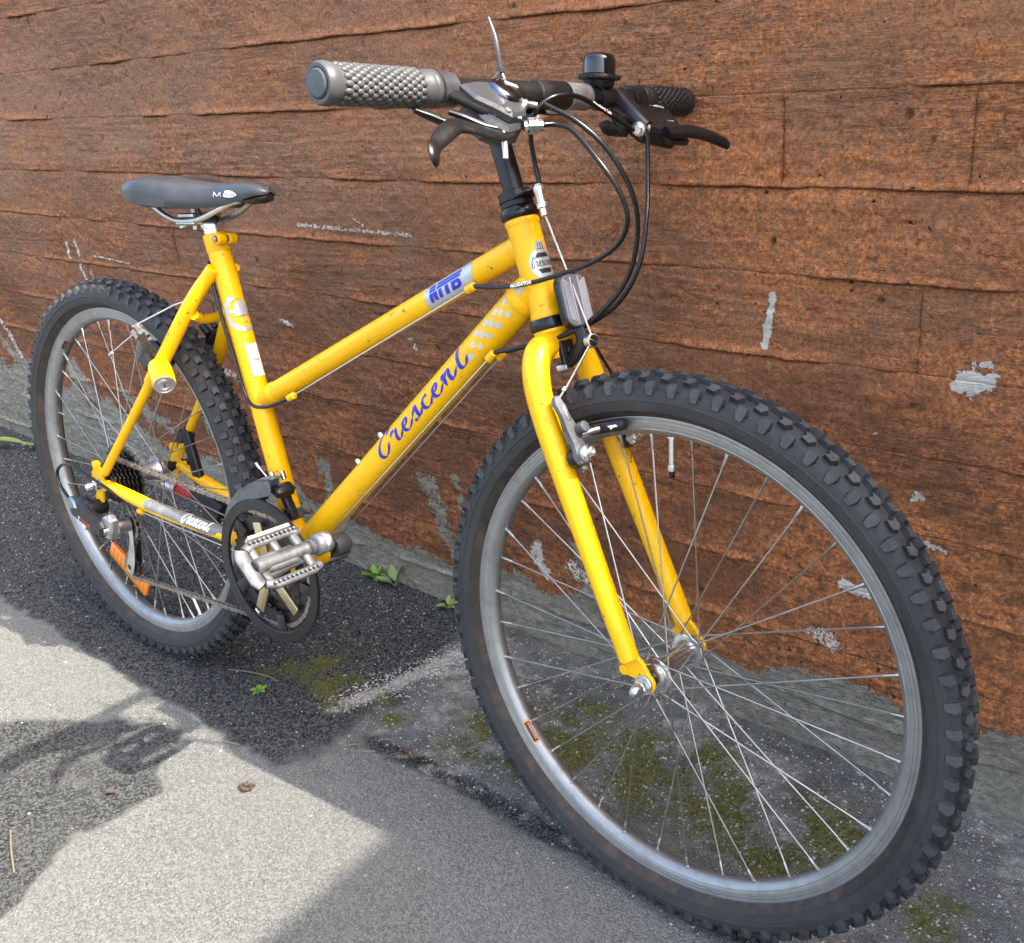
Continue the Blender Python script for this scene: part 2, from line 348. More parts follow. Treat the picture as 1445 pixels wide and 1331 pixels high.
# ------------------------------------------------------------------ mesh builder
class MB:
    def __init__(s): s.v = []; s.f = []; s.mi = []; s.n = 0
    def add(s, verts, faces, mi=0):
        verts = np.asarray(verts, float).reshape(-1, 3)
        s.v.append(verts)
        for f in faces: s.f.append(tuple(i + s.n for i in f)); s.mi.append(mi)
        s.n += len(verts)
        return s
    def verts(s): return np.concatenate(s.v) if s.v else np.zeros((0, 3))
    def rings(s, rings, closed=True, cap0=True, cap1=True, mi=0, loop=False):
        k = len(rings[0]); n = len(rings); fs = []
        for i in range(n if loop else n - 1):
            a = i * k; b = ((i + 1) % n) * k
            for j in range(k if closed else k - 1):
                j2 = (j + 1) % k
                fs.append((a + j, a + j2, b + j2, b + j))
        if not loop:
            if cap0: fs.append(tuple(range(k - 1, -1, -1)))
            if cap1: fs.append(tuple((n - 1) * k + j for j in range(k)))
        return s.add(np.concatenate([np.asarray(r, float) for r in rings]), fs, mi)
    def tube(s, pts, r, seg=14, caps=True, mi=0, smooth=0, flat=None, up=None):
        pts = np.asarray(pts, float)
        r = np.asarray(r if np.ndim(r) else [r] * len(pts), float)
        if smooth: pts, r = spline(pts, r, smooth)
        n = len(pts)
        tan = np.array([unit(pts[min(i + 1, n - 1)] - pts[max(i - 1, 0)]) for i in range(n)])
        u, _ = frame_for(tan[0])
        if up is not None: u = unit(np.asarray(up) - np.dot(up, tan[0]) * tan[0])
        rings = []
        for i in range(n):
            u = unit(u - np.dot(u, tan[i]) * tan[i]); w = np.cross(tan[i], u)
            a = np.linspace(0, 2 * PI, seg, endpoint=False)
            fa, fb = flat or (1, 1)
            rings.append(pts[i] + r[i] * (np.outer(np.cos(a) * fa, u) + np.outer(np.sin(a) * fb, w)))
        return s.rings(rings, cap0=caps, cap1=caps, mi=mi)
    def lathe(s, prof, origin, axis, seg=24, mi=0, cap0=True, cap1=True, closed=False, squash=None):
        u, w = frame_for(axis); n = unit(axis); origin = np.asarray(origin, float)
        a = np.linspace(0, 2 * PI, seg, endpoint=False)
        rings = [origin + h * n + rr * (np.outer(np.cos(a), u) + np.outer(np.sin(a), w)) for rr, h in prof]
        return s.rings(rings, cap0=cap0 and not closed, cap1=cap1 and not closed, mi=mi, loop=closed)
    def cyl(s, p, q, r, seg=18, mi=0, ch=None):
        p = np.asarray(p, float); q = np.asarray(q, float); L = np.linalg.norm(q - p)
        ch = min(r, L) * 0.12 if ch is None else ch
        return s.lathe([(r - ch, 0), (r, ch), (r, L - ch), (r - ch, L)], p, q - p, seg, mi)
    def box(s, c, size, ux=(1, 0, 0), uy=(0, 1, 0), bev=0.15, mi=0, taper=1.0):
        ux = unit(ux); uy = unit(np.asarray(uy) - np.dot(uy, ux) * ux); uz = np.cross(ux, uy)
        hx, hy, hz = [x / 2 for x in size]
        b = min(hx, hy, hz) * 2 * bev
        def ring(x, y, cc): return [(-x + cc, -y), (x - cc, -y), (x, -y + cc), (x, y - cc), (x - cc, y), (-x + cc, y), (-x, y - cc), (-x, -y + cc)]
        rr = []
        for z, ins in ((-hz, b), (-hz + b, 0), (hz - b, 0), (hz, b)):
            k = 1 if z < 0 else taper
            rr.append([np.asarray(c) + x * ux + y * uy + z * uz for x, y in ring((hx - ins) * k, (hy - ins) * k, b * 0.8)])
        return s.rings(rr, mi=mi)
    def prism(s, poly, o, ux, uy, t, bev=0.0008, mi=0):
        o = np.asarray(o, float); ux = unit(ux); uy = unit(np.asarray(uy) - np.dot(uy, ux) * ux); n = np.cross(ux, uy)
        P = np.asarray(poly, float)
        area = 0.5 * np.sum(P[:, 0] * np.roll(P[:, 1], -1) - np.roll(P[:, 0], -1) * P[:, 1])
        if area < 0: P = P[::-1]
        e1 = P - np.roll(P, 1, 0); e2 = np.roll(P, -1, 0) - P
        n1 = np.stack([-e1[:, 1], e1[:, 0]], 1); n2 = np.stack([-e2[:, 1], e2[:, 0]], 1)
        n1 /= np.maximum(np.linalg.norm(n1, axis=1, keepdims=True), 1e-9); n2 /= np.maximum(np.linalg.norm(n2, axis=1, keepdims=True), 1e-9)
        nn = n1 + n2; nn /= np.maximum(np.linalg.norm(nn, axis=1, keepdims=True), 0.5)
        I = P + nn * bev
        def lift(Q, z): return o + np.outer(Q[:, 0], ux) + np.outer(Q[:, 1], uy) + z * n
        return s.rings([lift(I, -t / 2), lift(P, -t / 2 + bev), lift(P, t / 2 - bev), lift(I, t / 2)], mi=mi)
    def ball(s, c, r, seg=16, mi=0, axes=None):
        a = np.linspace(-PI / 2, PI / 2, seg // 2 + 1)
        rr = r if np.ndim(r) else (r, r, r)
        ax = axes or (V(1, 0, 0), V(0, 1, 0), V(0, 0, 1))
        th = np.linspace(0, 2 * PI, seg, endpoint=False)
        rings = []
        for t in a:
            t = np.clip(t, -PI / 2 + 0.02, PI / 2 - 0.02)
            rings.append(np.asarray(c) + np.outer(np.cos(th) * math.cos(t) * rr[0], ax[0]) + np.outer(np.sin(th) * math.cos(t) * rr[1], ax[1]) + math.sin(t) * rr[2] * ax[2])
        return s.rings(rings, mi=mi)
    def bvh(s): return BVHTree.FromPolygons([tuple(v) for v in s.verts()], s.f)
    def build(s, name, mats, parent=None, xf=None, sharp=38, **props):
        me = bpy.data.meshes.new(name)
        v = s.verts()
        if xf is not None: v = xf(v)
        me.from_pydata([tuple(x) for x in v], [], s.f)
        mats = mats if isinstance(mats, (list, tuple)) else [mats]
        for m in mats: me.materials.append(m)
        if len(mats) > 1: me.polygons.foreach_set('material_index', s.mi)
        me.polygons.foreach_set('use_smooth', [True] * len(me.polygons))
        me.update(); me.set_sharp_from_angle(angle=R(sharp))
        o = bpy.data.objects.new(name, me); COL.objects.link(o)
        if parent is not None: o.parent = parent
        for k, x in props.items(): o[k] = x
        return o

def spline(pts, r, sub):
    """Catmull-Rom through pts."""
    pts = np.asarray(pts, float); n = len(pts)
    r = np.asarray(r if np.ndim(r) else [r] * n, float)
    P = np.vstack([2 * pts[0] - pts[1], pts, 2 * pts[-1] - pts[-2]]); Q = np.concatenate([[r[0]], r, [r[-1]]])
    out = []; rr = []
    for i in range(1, n):
        for k in range(sub):
            t = k / sub
            b = np.array([-t + 2 * t * t - t ** 3, 2 - 5 * t * t + 3 * t ** 3, t + 4 * t * t - 3 * t ** 3, -t * t + t ** 3]) / 2
            out.append(b @ P[i - 1:i + 3]); rr.append(b @ Q[i - 1:i + 3])
    out.append(pts[-1]); rr.append(r[-1])
    return np.array(out), np.array(rr)

def empty(name, parent=None, mat=None, **props):
    o = bpy.data.objects.new(name, None); COL.objects.link(o); o.empty_display_size = 0.05
    if parent is not None: o.parent = parent
    if mat is not None: o.matrix_local = mat
    for k, x in props.items(): o[k] = x
    return o

def thing(o, label, cat, group=None):
    o['label'] = label; o['category'] = cat
    if group: o['group'] = group
    return o

# decals: flat outlines wrapped on to a surface by casting them along -n
def refine(geo, L):
    bm = bmesh.new()
    vs = [bm.verts.new((float(x), float(y), 0)) for x, y in geo[0]]
    for f in geo[1]:
        try: bm.faces.new([vs[i] for i in f])
        except ValueError: pass
    bmesh.ops.triangulate(bm, faces=bm.faces[:])
    for _ in range(6):
        ed = [e for e in bm.edges if e.calc_length() > L]
        if not ed: break
        bmesh.ops.subdivide_edges(bm, edges=ed, cuts=1)
        bmesh.ops.triangulate(bm, faces=[f for f in bm.faces if len(f.verts) > 3])
    bm.verts.index_update()
    v = np.array([(q.co.x, q.co.y) for q in bm.verts]).reshape(-1, 2)
    f = [tuple(q.index for q in p.verts) for p in bm.faces]
    bm.free()
    return v, f

def decal(name, geo, o, ux, uy, bvh, mat, parent, off=0.0004, L=0.004, xf=None, reach=0.06, **props):
    v, f = refine(geo, L)
    ux = unit(ux); uy = unit(np.asarray(uy) - np.dot(uy, ux) * ux); n = np.cross(ux, uy); o = np.asarray(o, float)
    out = np.zeros((len(v), 3)); ok = np.zeros(len(v), bool)
    for i, (a, b) in enumerate(v):
        p = o + a * ux + b * uy + n * reach
        h = bvh.ray_cast(Vector(p), Vector(-n), 2.2 * reach)
        if h[0] is not None:
            nn = np.array(h[1])
            if np.dot(nn, n) < 0: nn = -nn
            out[i] = np.array(h[0]) + nn * off; ok[i] = True
    m = MB()
    m.add(out, [t for t in f if ok[list(t)].all()])
    if not m.f: return None
    return m.build(name, mat, parent, xf, **props)

def text_geo(s, size, shear=0.0, align='LEFT', xs=1.0, bold=0.0, space=1.0):
    cu = bpy.data.curves.new('lettering', 'FONT'); cu.body = s; cu.size = size; cu.shear = shear
    cu.align_x = align; cu.resolution_u = 3; cu.offset = bold; cu.space_character = space
    ob = bpy.data.objects.new('lettering', cu); COL.objects.link(ob)
    dg = bpy.context.evaluated_depsgraph_get()
    ev = ob.evaluated_get(dg); me = ev.to_mesh()
    v = np.array([(q.co.x * xs, q.co.y) for q in me.vertices]).reshape(-1, 2)
    f = [tuple(p.vertices) for p in me.polygons]
    ev.to_mesh_clear(); bpy.data.objects.remove(ob); bpy.data.curves.remove(cu)
    return v, f

def merge(*geos):
    v = []; f = []; n = 0
    for g in geos:
        v.append(np.asarray(g[0], float).reshape(-1, 2)); f += [tuple(i + n for i in q) for q in g[1]]; n += len(g[0])
    return np.concatenate(v), f

def ribbon(pts, w, ang=0.7, wmin=0.25, sub=8):
    """A pen stroke: broad nib held at ang."""
    p, _ = spline([(x, y, 0) for x, y in pts], 0.0, sub); p = p[:, :2]
    n = len(p); tan = np.array([unit(p[min(i + 1, n - 1)] - p[max(i - 1, 0)]) for i in range(n)])
    nor = np.stack([-tan[:, 1], tan[:, 0]], 1)
    k = np.abs(nor @ V(math.cos(ang), math.sin(ang))) * (1 - wmin) + wmin
    e = np.minimum(1, np.minimum(np.arange(n), np.arange(n)[::-1]) / 5 + 0.25)
    h = (w / 2 * k * e)[:, None] * nor
    v = np.concatenate([p + h, p - h])
    return v, [(i, i + 1, n + i + 1, n + i) for i in range(n - 1)]

def rect(x0, y0, x1, y1): return np.array([(x0, y0), (x1, y0), (x1, y1), (x0, y1)]), [(0, 1, 2, 3)]
def xform_geo(g, sx, sy, dx=0, dy=0, shear=0): return np.stack([g[0][:, 0] * sx + g[0][:, 1] * shear * sx + dx, g[0][:, 1] * sy + dy], 1), g[1]

SCRIPT = {
    'C': (1.75, [[(1.35, 1.35), (1.62, 1.75), (1.45, 2.05), (1.05, 1.85), (0.50, 1.20), (0.12, 0.50), (0.12, 0.05), (0.45, -0.15), (0.95, 0.10), (1.45, 0.62)]]),
    'r': (1.35, [[(0.0, 0.75), (0.3, 1.15), (0.45, 1.0), (0.75, 0.98), (0.6, 0.5), (0.55, 0.08), (0.85, 0.05), (1.4, 0.5)]]),
    'e': (1.3, [[(0.0, 0.4), (0.5, 0.55), (0.72, 0.85), (0.55, 1.03), (0.25, 0.75), (0.15, 0.25), (0.4, 0.0), (0.8, 0.08), (1.35, 0.5)]]),
    's': (1.2, [[(0.0, 0.45), (0.45, 0.95), (0.6, 1.08), (0.62, 0.6), (0.55, 0.12), (0.2, 0.0), (0.1, 0.2)], [(0.45, 0.02), (0.8, 0.1), (1.25, 0.5)]]),
    'c': (1.25, [[(0.78, 0.82), (0.62, 1.03), (0.25, 0.75), (0.15, 0.25), (0.4, 0.0), (0.8, 0.08), (1.3, 0.5)]]),
    'n': (1.6, [[(0.0, 0.6), (0.22, 1.0), (0.25, 0.6), (0.12, 0.0)], [(0.2, 0.45), (0.6, 0.98), (0.85, 0.9), (0.75, 0.4), (0.82, 0.03), (1.1, 0.1), (1.65, 0.55)]]),
    't': (1.3, [[(0.62, 1.9), (0.4, 1.1), (0.25, 0.25), (0.45, 0.0), (0.8, 0.1), (1.2, 0.55)], [(0.1, 1.05), (0.85, 1.15)]]),
}
def script_geo(word, w=0.34):
    x = 0; gs = []
    for ch in word:
        adv, st = SCRIPT[ch]
        for q in st: gs.append(ribbon([(a + x, b) for a, b in q], w, ang=0.15, wmin=0.2))
        x += adv
    return merge(*gs), x

# ------------------------------------------------------------------ the ground
SLOPE = math.tan(0.01791)
BX = -0.24755
def gz(x): return -SLOPE * (np.asarray(x) - BX)

def graded(lo, hi, step, far, grow=1.18):
    a = list(np.arange(lo, hi + step / 2, step)); d = step; x = hi
    while x < far: d *= grow; x += d; a.append(x)
    d = step; x = lo; b = []
    while x > -far: d *= grow; x -= d; b.append(x)
    return np.array(b[::-1] + a)

def in_poly(x, y, poly):
    P = np.asarray(poly); r = np.zeros(x.shape, bool); j = len(P) - 1
    for i in range(len(P)):
        c = ((P[i, 1] > y) != (P[j, 1] > y)) & (x < (P[j, 0] - P[i, 0]) * (y - P[i, 1]) / (P[j, 1] - P[i, 1] + 1e-12) + P[i, 0])
        r ^= c; j = i
    return r

def poly_dist(x, y, poly):
    """signed distance, positive inside"""
    P = np.asarray(poly, float); d = np.full(x.shape, 1e9)
    for i in range(len(P)):
        a = P[i]; b = P[(i + 1) % len(P)]; ab = b - a
        t = np.clip(((x - a[0]) * ab[0] + (y - a[1]) * ab[1]) / (ab @ ab), 0, 1)
        d = np.minimum(d, np.hypot(x - a[0] - t * ab[0], y - a[1] - t * ab[1]))
    return np.where(in_poly(x, y, P), d, -d)

def seg_dist(x, y, pts):
    d = np.full(np.shape(x), 1e9)
    for a, b in zip(pts[:-1], pts[1:]):
        a = np.asarray(a, float); b = np.asarray(b, float); ab = b - a
        t = np.clip(((x - a[0]) * ab[0] + (y - a[1]) * ab[1]) / (ab @ ab), 0, 1)
        d = np.minimum(d, np.hypot(x - a[0] - t * ab[0], y - a[1] - t * ab[1]))
    return d

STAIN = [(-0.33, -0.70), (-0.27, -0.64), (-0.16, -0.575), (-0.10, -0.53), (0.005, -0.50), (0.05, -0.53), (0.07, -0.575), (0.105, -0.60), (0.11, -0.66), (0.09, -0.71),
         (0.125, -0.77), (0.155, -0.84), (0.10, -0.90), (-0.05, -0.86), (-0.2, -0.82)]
MOSSY = [(0.055, -0.265, 0.030), (0.03, -0.315, 0.050), (0.11, -0.30, 0.045), (0.155, -0.315, 0.035), (0.13, -0.262, 0.02), (0.00, -0.335, 0.03),
         (0.225, -0.265, 0.04), (0.26, -0.30, 0.03), (0.42, -0.225, 0.07), (0.47, -0.19, 0.06), (0.55, -0.20, 0.08), (0.53, -0.14, 0.06), (0.64, -0.15, 0.07),
         (0.70, -0.20, 0.08), (0.80, -0.17, 0.09), (0.88, -0.22, 0.08), (0.95, -0.14, 0.07), (0.74, -0.10, 0.05), (1.0, -0.2, 0.06), (1.10, -0.20, 0.05), (0.40, -0.28, 0.05), (0.49, -0.27, 0.05)]

def moss_mask(x, y):
    m = np.zeros(np.shape(x))
    for a, b, r in MOSSY:
        m = np.maximum(m, 1 - np.hypot((x - a) * 0.9, y - b) / (1.5 * r))
    m = np.clip(m * 1.3, 0, 1)
    m = np.maximum(m, 0.75 * sstep(0.03, 0.0, -y) * sstep(0.0, 0.2, x) * (fbm(x * 9, y * 9, 81) > 0.45))
    return m * (0.25 + 0.75 * sstep(0.30, 0.66, fbm(x * 30, y * 30, 71, 5) + 0.06))

def ground_relief(x, y):
    h = (fbm(x * 190, y * 190, 5, 3) - 0.5) * 0.0022
    rough = sstep(-0.40, -0.33, y) * sstep(0.05, 0.35, x) * sstep(0.02, -0.02, y)
    h = h + rough * ((fbm(x * 45, y * 45, 11, 4) - 0.5) * 0.012 - 0.003)
    lefty = sstep(0.25, 0.10, x) * sstep(-0.52, -0.42, y)
    h = h + lefty * (fbm(x * 120, y * 120, 15, 3) - 0.5) * 0.0060
    fade = sstep(0.0, 1.5, np.maximum(np.abs(x + 0.3) - 1.8, 0) + np.maximum(np.abs(y + 0.5) - 0.8, 0))
    return h * (1 - fade)

def build_grid(name, X, Y, Z, mat, mask, parent=None):
    """X, Y, Z: 2-D arrays of vertex positions"""
    ny, nx = X.shape
    v = np.stack([X.ravel(), Y.ravel(), Z.ravel()], 1)
    i = np.arange((ny - 1) * (nx - 1)); r = i // (nx - 1); c = i % (nx - 1); a = r * nx + c
    q = np.stack([a, a + 1, a + nx + 1, a + nx], 1)
    me = bpy.data.meshes.new(name)
    me.vertices.add(len(v)); me.vertices.foreach_set('co', v.ravel())
    me.loops.add(q.size); me.loops.foreach_set('vertex_index', q.ravel())
    me.polygons.add(len(q)); me.polygons.foreach_set('loop_start', np.arange(0, q.size, 4)); me.polygons.foreach_set('loop_total', np.full(len(q), 4))
    me.update(calc_edges=True)
    at = me.color_attributes.new('mask', 'FLOAT_COLOR', 'POINT')
    at.data.foreach_set('color', np.stack([np.clip(k, 0, 1).ravel() for k in mask], 1).astype(np.float32).ravel())
    me.polygons.foreach_set('use_smooth', np.ones(len(q), bool))
    me.materials.append(mat)
    o = bpy.data.objects.new(name, me); COL.objects.link(o)
    if parent is not None: o.parent = parent
    return o

gx = graded(-2.0, 1.4, 0.0035, 90.0); gy = graded(-1.0, 0.02, 0.0035, 90.0)
GX, GY = np.meshgrid(gx, gy)
GZ = gz(np.clip(GX, -6, 6)) + ground_relief(GX, GY)
wob = (fbm(GX * 7, GY * 7, 31) - 0.5) * 0.10
wob2 = (fbm(GX * 30, GY * 30, 33) - 0.5) * 0.04
dark_left = sstep(0.27, 0.17, GX + wob + wob2) * sstep(-0.49, -0.46, GY + wob2 * 0.6)
gutter = sstep(-0.372, -0.352, GY + wob * 0.25 + wob2 * 0.5) * sstep(0.17, 0.27, GX + wob)
dirt_edge = np.exp(-((GY + 0.350 - wob * 0.25) / 0.022) ** 2) * sstep(0.22, 0.30, GX)
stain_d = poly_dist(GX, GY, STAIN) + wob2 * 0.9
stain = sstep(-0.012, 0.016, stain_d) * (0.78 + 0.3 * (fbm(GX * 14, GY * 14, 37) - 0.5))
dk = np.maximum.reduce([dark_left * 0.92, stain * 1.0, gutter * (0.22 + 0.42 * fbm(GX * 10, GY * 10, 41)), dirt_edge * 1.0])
ms = moss_mask(GX, GY)
pl = 0.9 * np.exp(-(seg_dist(GX, GY, [(0.165, -0.33), (0.20, -0.25), (0.215, -0.18), (0.235, -0.10)]) / 0.022) ** 2)
pl = np.maximum(pl, 0.55 * sstep(0.42, 0.64, fbm(GX * 12, GY * 12, 43)) * gutter)
pl = np.maximum(pl, 0.6 * np.exp(-(seg_dist(GX, GY, [(0.24, -0.385), (0.32, -0.372), (0.40, -0.30)]) / 0.012) ** 2))
rg = 0.3 + 1.4 * gutter + 0.9 * dark_left
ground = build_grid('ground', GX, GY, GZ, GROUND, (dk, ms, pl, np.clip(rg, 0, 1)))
ground['kind'] = 'structure'
ground['label'] = 'grey asphalt with a dark damp stain and mossy gutter'

# ------------------------------------------------------------------ the board-marked concrete wall
WALL_H = 2.16
wall_root = empty('concrete_wall', mat=Matrix.Translation((0.4, 0.0, 0.0)))
thing(wall_root, 'rusty brown painted board-marked concrete wall with bare grey foot', 'wall')
def wparent(o):
    o.parent = wall_root; o.matrix_parent_inverse = wall_root.matrix_world.inverted(); return o
bpy.context.view_layer.update()
wm = MB(); wm.box((-1.65, 0.19, 0.98), (8.7, 0.36, 2.36), bev=0.01)
core_mat = flat_mat('dark_joint_concrete', (0.055, 0.04, 0.03), 0.95)
wparent(wm.build('wall_core', core_mat))

rng = np.random.default_rng(11)
ROWS = [-0.10, 0.057, 0.161, 0.266, 0.370, 0.475, 0.5792, 0.6840, 0.7879, 0.8949, 0.9976, 1.102, 1.207, 1.312, 1.417, 1.522, 1.627, 1.732, 1.837, 1.942, 2.05, 2.16]
JOINTS = {6: [-0.597, 0.965], 8: [0.785, 1.005], 9: [-2.4, 1.9], 10: [-0.97], 7: [1.7], 5: [-1.0], 4: [-1.8], 3: [1.9], 2: [1.3], 1: [-1.6], 0: [1.5]}
N_PIT = 1500
pit_x = rng.uniform(-3.2, 2.7, N_PIT); pit_z = rng.uniform(0.0, 1.5, N_PIT)
pit_r = 0.0009 + 0.0048 * rng.random(N_PIT) ** 7
LIME = [  # white marks: (points), half width, strength
    ([(0.776, 0.655), (0.771, 0.625), (0.765, 0.590)], 0.0075, 0.95),
    ([(1.030, 0.598), (1.048, 0.600)], 0.006, 0.7), ([(1.022, 0.575), (1.045, 0.578)], 0.017, 0.95),
    ([(0.975, 0.420), (0.982, 0.420)], 0.008, 0.8), ([(0.335, 0.180), (0.340, 0.150), (0.349, 0.140)], 0.017, 0.85),
    ([(-0.17, 0.703), (0.12, 0.699)], 0.005, 0.62), ([(-0.02, 0.725), (0.01, 0.71)], 0.004, 0.6),
    ([(-1.067, 0.625), (-1.070, 0.590)], 0.007, 0.75), ([(-1.022, 0.628), (-1.022, 0.600)], 0.008, 0.75),
    ([(-1.030, 0.575), (-1.015, 0.515)], 0.009, 0.75), ([(-0.99, 0.56), (-0.985, 0.52)], 0.006, 0.7),
    ([(0.89, 0.270), (0.93, 0.262)], 0.010, 0.85), ([(0.85, 0.180), (0.88, 0.168)], 0.016, 0.6), ([(0.446, 0.375), (0.45, 0.352)], 0.010, 0.65),
    ([(0.99, 0.36), (1.02, 0.352)], 0.005, 0.7), ([(-1.62, 0.42), (-1.56, 0.35), (-1.52, 0.29)], 0.016, 0.62), ([(-0.28, 0.52), (-0.24, 0.51)], 0.005, 0.6),
    ([(0.09, 0.52), (0.10, 0.505)], 0.005, 0.6), ([(1.06, 0.8), (1.11, 0.797)], 0.002, 0.75), ([(-0.62, 0.40), (-0.45, 0.37)], 0.012, 0.55),
    ([(-0.95, 0.60), (-0.80, 0.592)], 0.003, 0.7), ([(0.41, 0.165), (0.47, 0.13)], 0.02, 0.62)]
SMEAR = [([(-0.224, 0.215), (-0.222, 0.10)], 0.018), ([(0.075, 0.235), (0.10, 0.20), (0.13, 0.11)], 0.026), ([(0.155, 0.27), (0.165, 0.20), (0.19, 0.14)], 0.016), ([(0.20, 0.22), (0.22, 0.13)], 0.016),
         ([(-1.66, 0.36), (-1.56, 0.29), (-1.44, 0.25)], 0.035), ([(-1.22, 0.30), (-1.15, 0.20)], 0.03), ([(-0.98, 0.25), (-0.80, 0.20)], 0.03), ([(-0.62, 0.26), (-0.48, 0.16)], 0.028), ([(0.42, 0.20), (0.45, 0.11)], 0.014)]
ZBX = [-9, -1.67, -1.49, -1.25, -1.07, -0.94, -0.675, -0.40, -0.225, -0.093, 0.118, 0.27, 0.47, 0.676, 0.908, 1.137, 3]
ZBZ = [0.22, 0.262, 0.240, 0.225, 0.215, 0.170, 0.142, 0.125, 0.108, 0.102, 0.100, 0.112, 0.106, 0.096, 0.108, 0.120, 0.11]

def board(row, x0, x1, step, seed):
    r = np.random.default_rng(seed)
    z0, z1 = ROWS[row], ROWS[row + 1]
    xs = np.linspace(x0, x1, max(3, int((x1 - x0) / step))); xs = np.concatenate([[x0], xs, [x1]])
    zs = np.linspace(0, 1, max(4, int((z1 - z0) / step))); zs = np.concatenate([[0], zs, [1]])
    X, T = np.meshgrid(xs, zs)
    def edge(i, x): return ROWS[i] + (fbm(x * 1.3, np.full_like(x, i * 7.7), 100 + i, 2) - 0.5) * 0.012 + (fbm(x * 30, np.full_like(x, i * 3.3), 140 + i, 3) - 0.5) * 0.0035
    lo = edge(row, X[0]) if row else np.full(len(xs), ROWS[0]); hi = edge(row + 1, X[0])
    Z = lo * (1 - T) + hi * T
    gs = r.uniform(0.25, 1.25); tilt = r.uniform(-1, 1) * 0.0015; base = r.uniform(-0.0015, 0.0015)
    fe = r.uniform(6, 13); sx = r.uniform(0, 50)
    bend = (fbm(X * 1.7 + sx, Z * 6, seed, 2) - 0.5) * 0.05
    h = base + tilt * (T - 0.5) * 2
    h = h + (fbm(X * 5 + sx, Z * 22, seed + 1, 3) - 0.5) * 0.0045
    g = fbm(X * fe + sx, (Z + bend) * 190, seed + 2, 3)
    h = h + (g - 0.5) * 0.0030 * gs
    h = h + (fbm(X * 75, Z * 75, 3, 4) - 0.5) * 0.0055
    rough_patch = sstep(0.52, 0.72, fbm(X * 9, Z * 14, 61, 4))
    h = h + rough_patch * (fbm(X * 130, Z * 130, 7, 3) - 0.5) * 0.006
    cr = np.abs(fbm(X * 7 + 3 * bend, Z * 34 + 5, 68, 4) - 0.5)
    crack = np.exp(-(cr / 0.006) ** 2) * sstep(0.5, 0.66, fbm(X * 4, Z * 5, 69, 3))
    h = h - crack * 0.0022
    up = np.maximum(hi - Z, 0); dn = np.maximum(Z - lo, 0)
    se = np.minimum(np.maximum(X - x0, 0), np.maximum(x1 - X, 0))
    n1 = fbm(X * 9, Z * 0 + row + 1, 51, 4); n0 = fbm(X * 9, Z * 0 + row, 51, 4)
    wj = sstep(0.0, 0.014, np.minimum(up, dn)); h = h * wj + (1 - wj) * ((fbm(X * 75, Z * 75, 3, 4) - 0.5) * 0.0055 + (fbm(X * 6, Z * 0, 88, 2) - 0.5) * 0.003)
    lip = np.exp(-(dn / 0.006) ** 2) * np.clip((n0 - 0.42) * 4, 0, 1) * 0.0055
    h = h + lip
    h = h - np.exp(-(up / 0.0022) ** 2) * (0.0003 + 0.022 * np.clip(n1 - 0.40, 0, 1)) - np.exp(-(dn / 0.0016) ** 2) * (0.0004 + 0.004 * np.clip(n0 - 0.4, 0, 1)) - np.exp(-(se / 0.0024) ** 2) * 0.0012 * (fbm(X * 0 + row, Z * 60, 57) > 0.42)
    darkm = 0.6 * np.exp(-(up / 0.0026) ** 2) * sstep(0.38, 0.62, n1) + 0.30 * np.exp(-(se / 0.0025) ** 2) * sstep(0.40, 0.60, fbm(X * 0 + row, Z * 60, 57)) + 0.25 * crack
    if step < 0.006:
        sel = np.where((pit_x > x0) & (pit_x < x1) & (pit_z > z0 - 0.01) & (pit_z < z1 + 0.01))[0]
        dx = xs[2] - xs[1]; dz = (z1 - z0) / (len(zs) - 1)
        for k in sel:
            i = int((pit_x[k] - xs[0]) / dx); j = int((pit_z[k] - z0) / dz); w = int(pit_r[k] / min(dx, dz)) + 3
            s = (slice(max(j - w, 0), j + w + 1), slice(max(i - w, 0), i + w + 1))
            if X[s].size == 0: continue
            d = np.hypot((X[s] - pit_x[k]) * 1.0, (Z[s] - pit_z[k]) * 0.9) / pit_r[k]
            c = sstep(1.15, 0.45, d + 0.35 * (vnoise(X[s] * 500, Z[s] * 500, 9) - 0.5))
            h[s] -= c * pit_r[k] * 1.2; darkm[s] = np.maximum(darkm[s], c * 0.6)
    # paint, rust, lime
    zb = np.interp(X, ZBX, ZBZ)
    ne = (fbm(X * 11, Z * 18, 23, 5) - 0.5)
    bare = sstep(0.03, -0.03, Z - zb + ne * 0.12)
    for pts, w in SMEAR:
        bare = np.maximum(bare, 0.64 * sstep(2.3, 0.2, seg_dist(X, Z, pts) / w + ne * 3.0))
    e = np.minimum(up, dn)
    rust = 1.0 * np.exp(-dn / (0.012 + 0.02 * fbm(X * 14, Z * 3, 53, 3))) * sstep(0.32, 0.55, n0) + 0.7 * np.exp(-up / 0.014) * sstep(0.36, 0.58, n1)
    rust = np.maximum(rust, 0.85 * sstep(0.50, 0.74, fbm(X * 6, Z * 9, 29, 5) + 0.10 * sstep(0.2, 1.2, X) + 0.08 * sstep(0.6, 0.2, Z)))
    rust = np.maximum(rust, rough_patch * 0.55) + r.uniform(-0.12, 0.14)
    rust = rust * (0.65 + 0.35 * sstep(-0.4, 0.8, X)) + 0.16 * sstep(0.3, 1.0, X)
    lime = np.zeros_like(X)
    for pts, w, st in LIME:
        lime = np.maximum(lime, st * sstep(1.35, 0.3, seg_dist(X, Z, pts) / w + 1.1 * (fbm(X * 90, Z * 90, 19, 3) - 0.5)))
    h = h - 0.0012 * bare + 0.001 * lime
    h[0] = h[-1] = -0.011; h[:, 0] = h[:, -1] = -0.011
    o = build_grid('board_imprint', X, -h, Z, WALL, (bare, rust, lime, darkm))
    wparent(o)

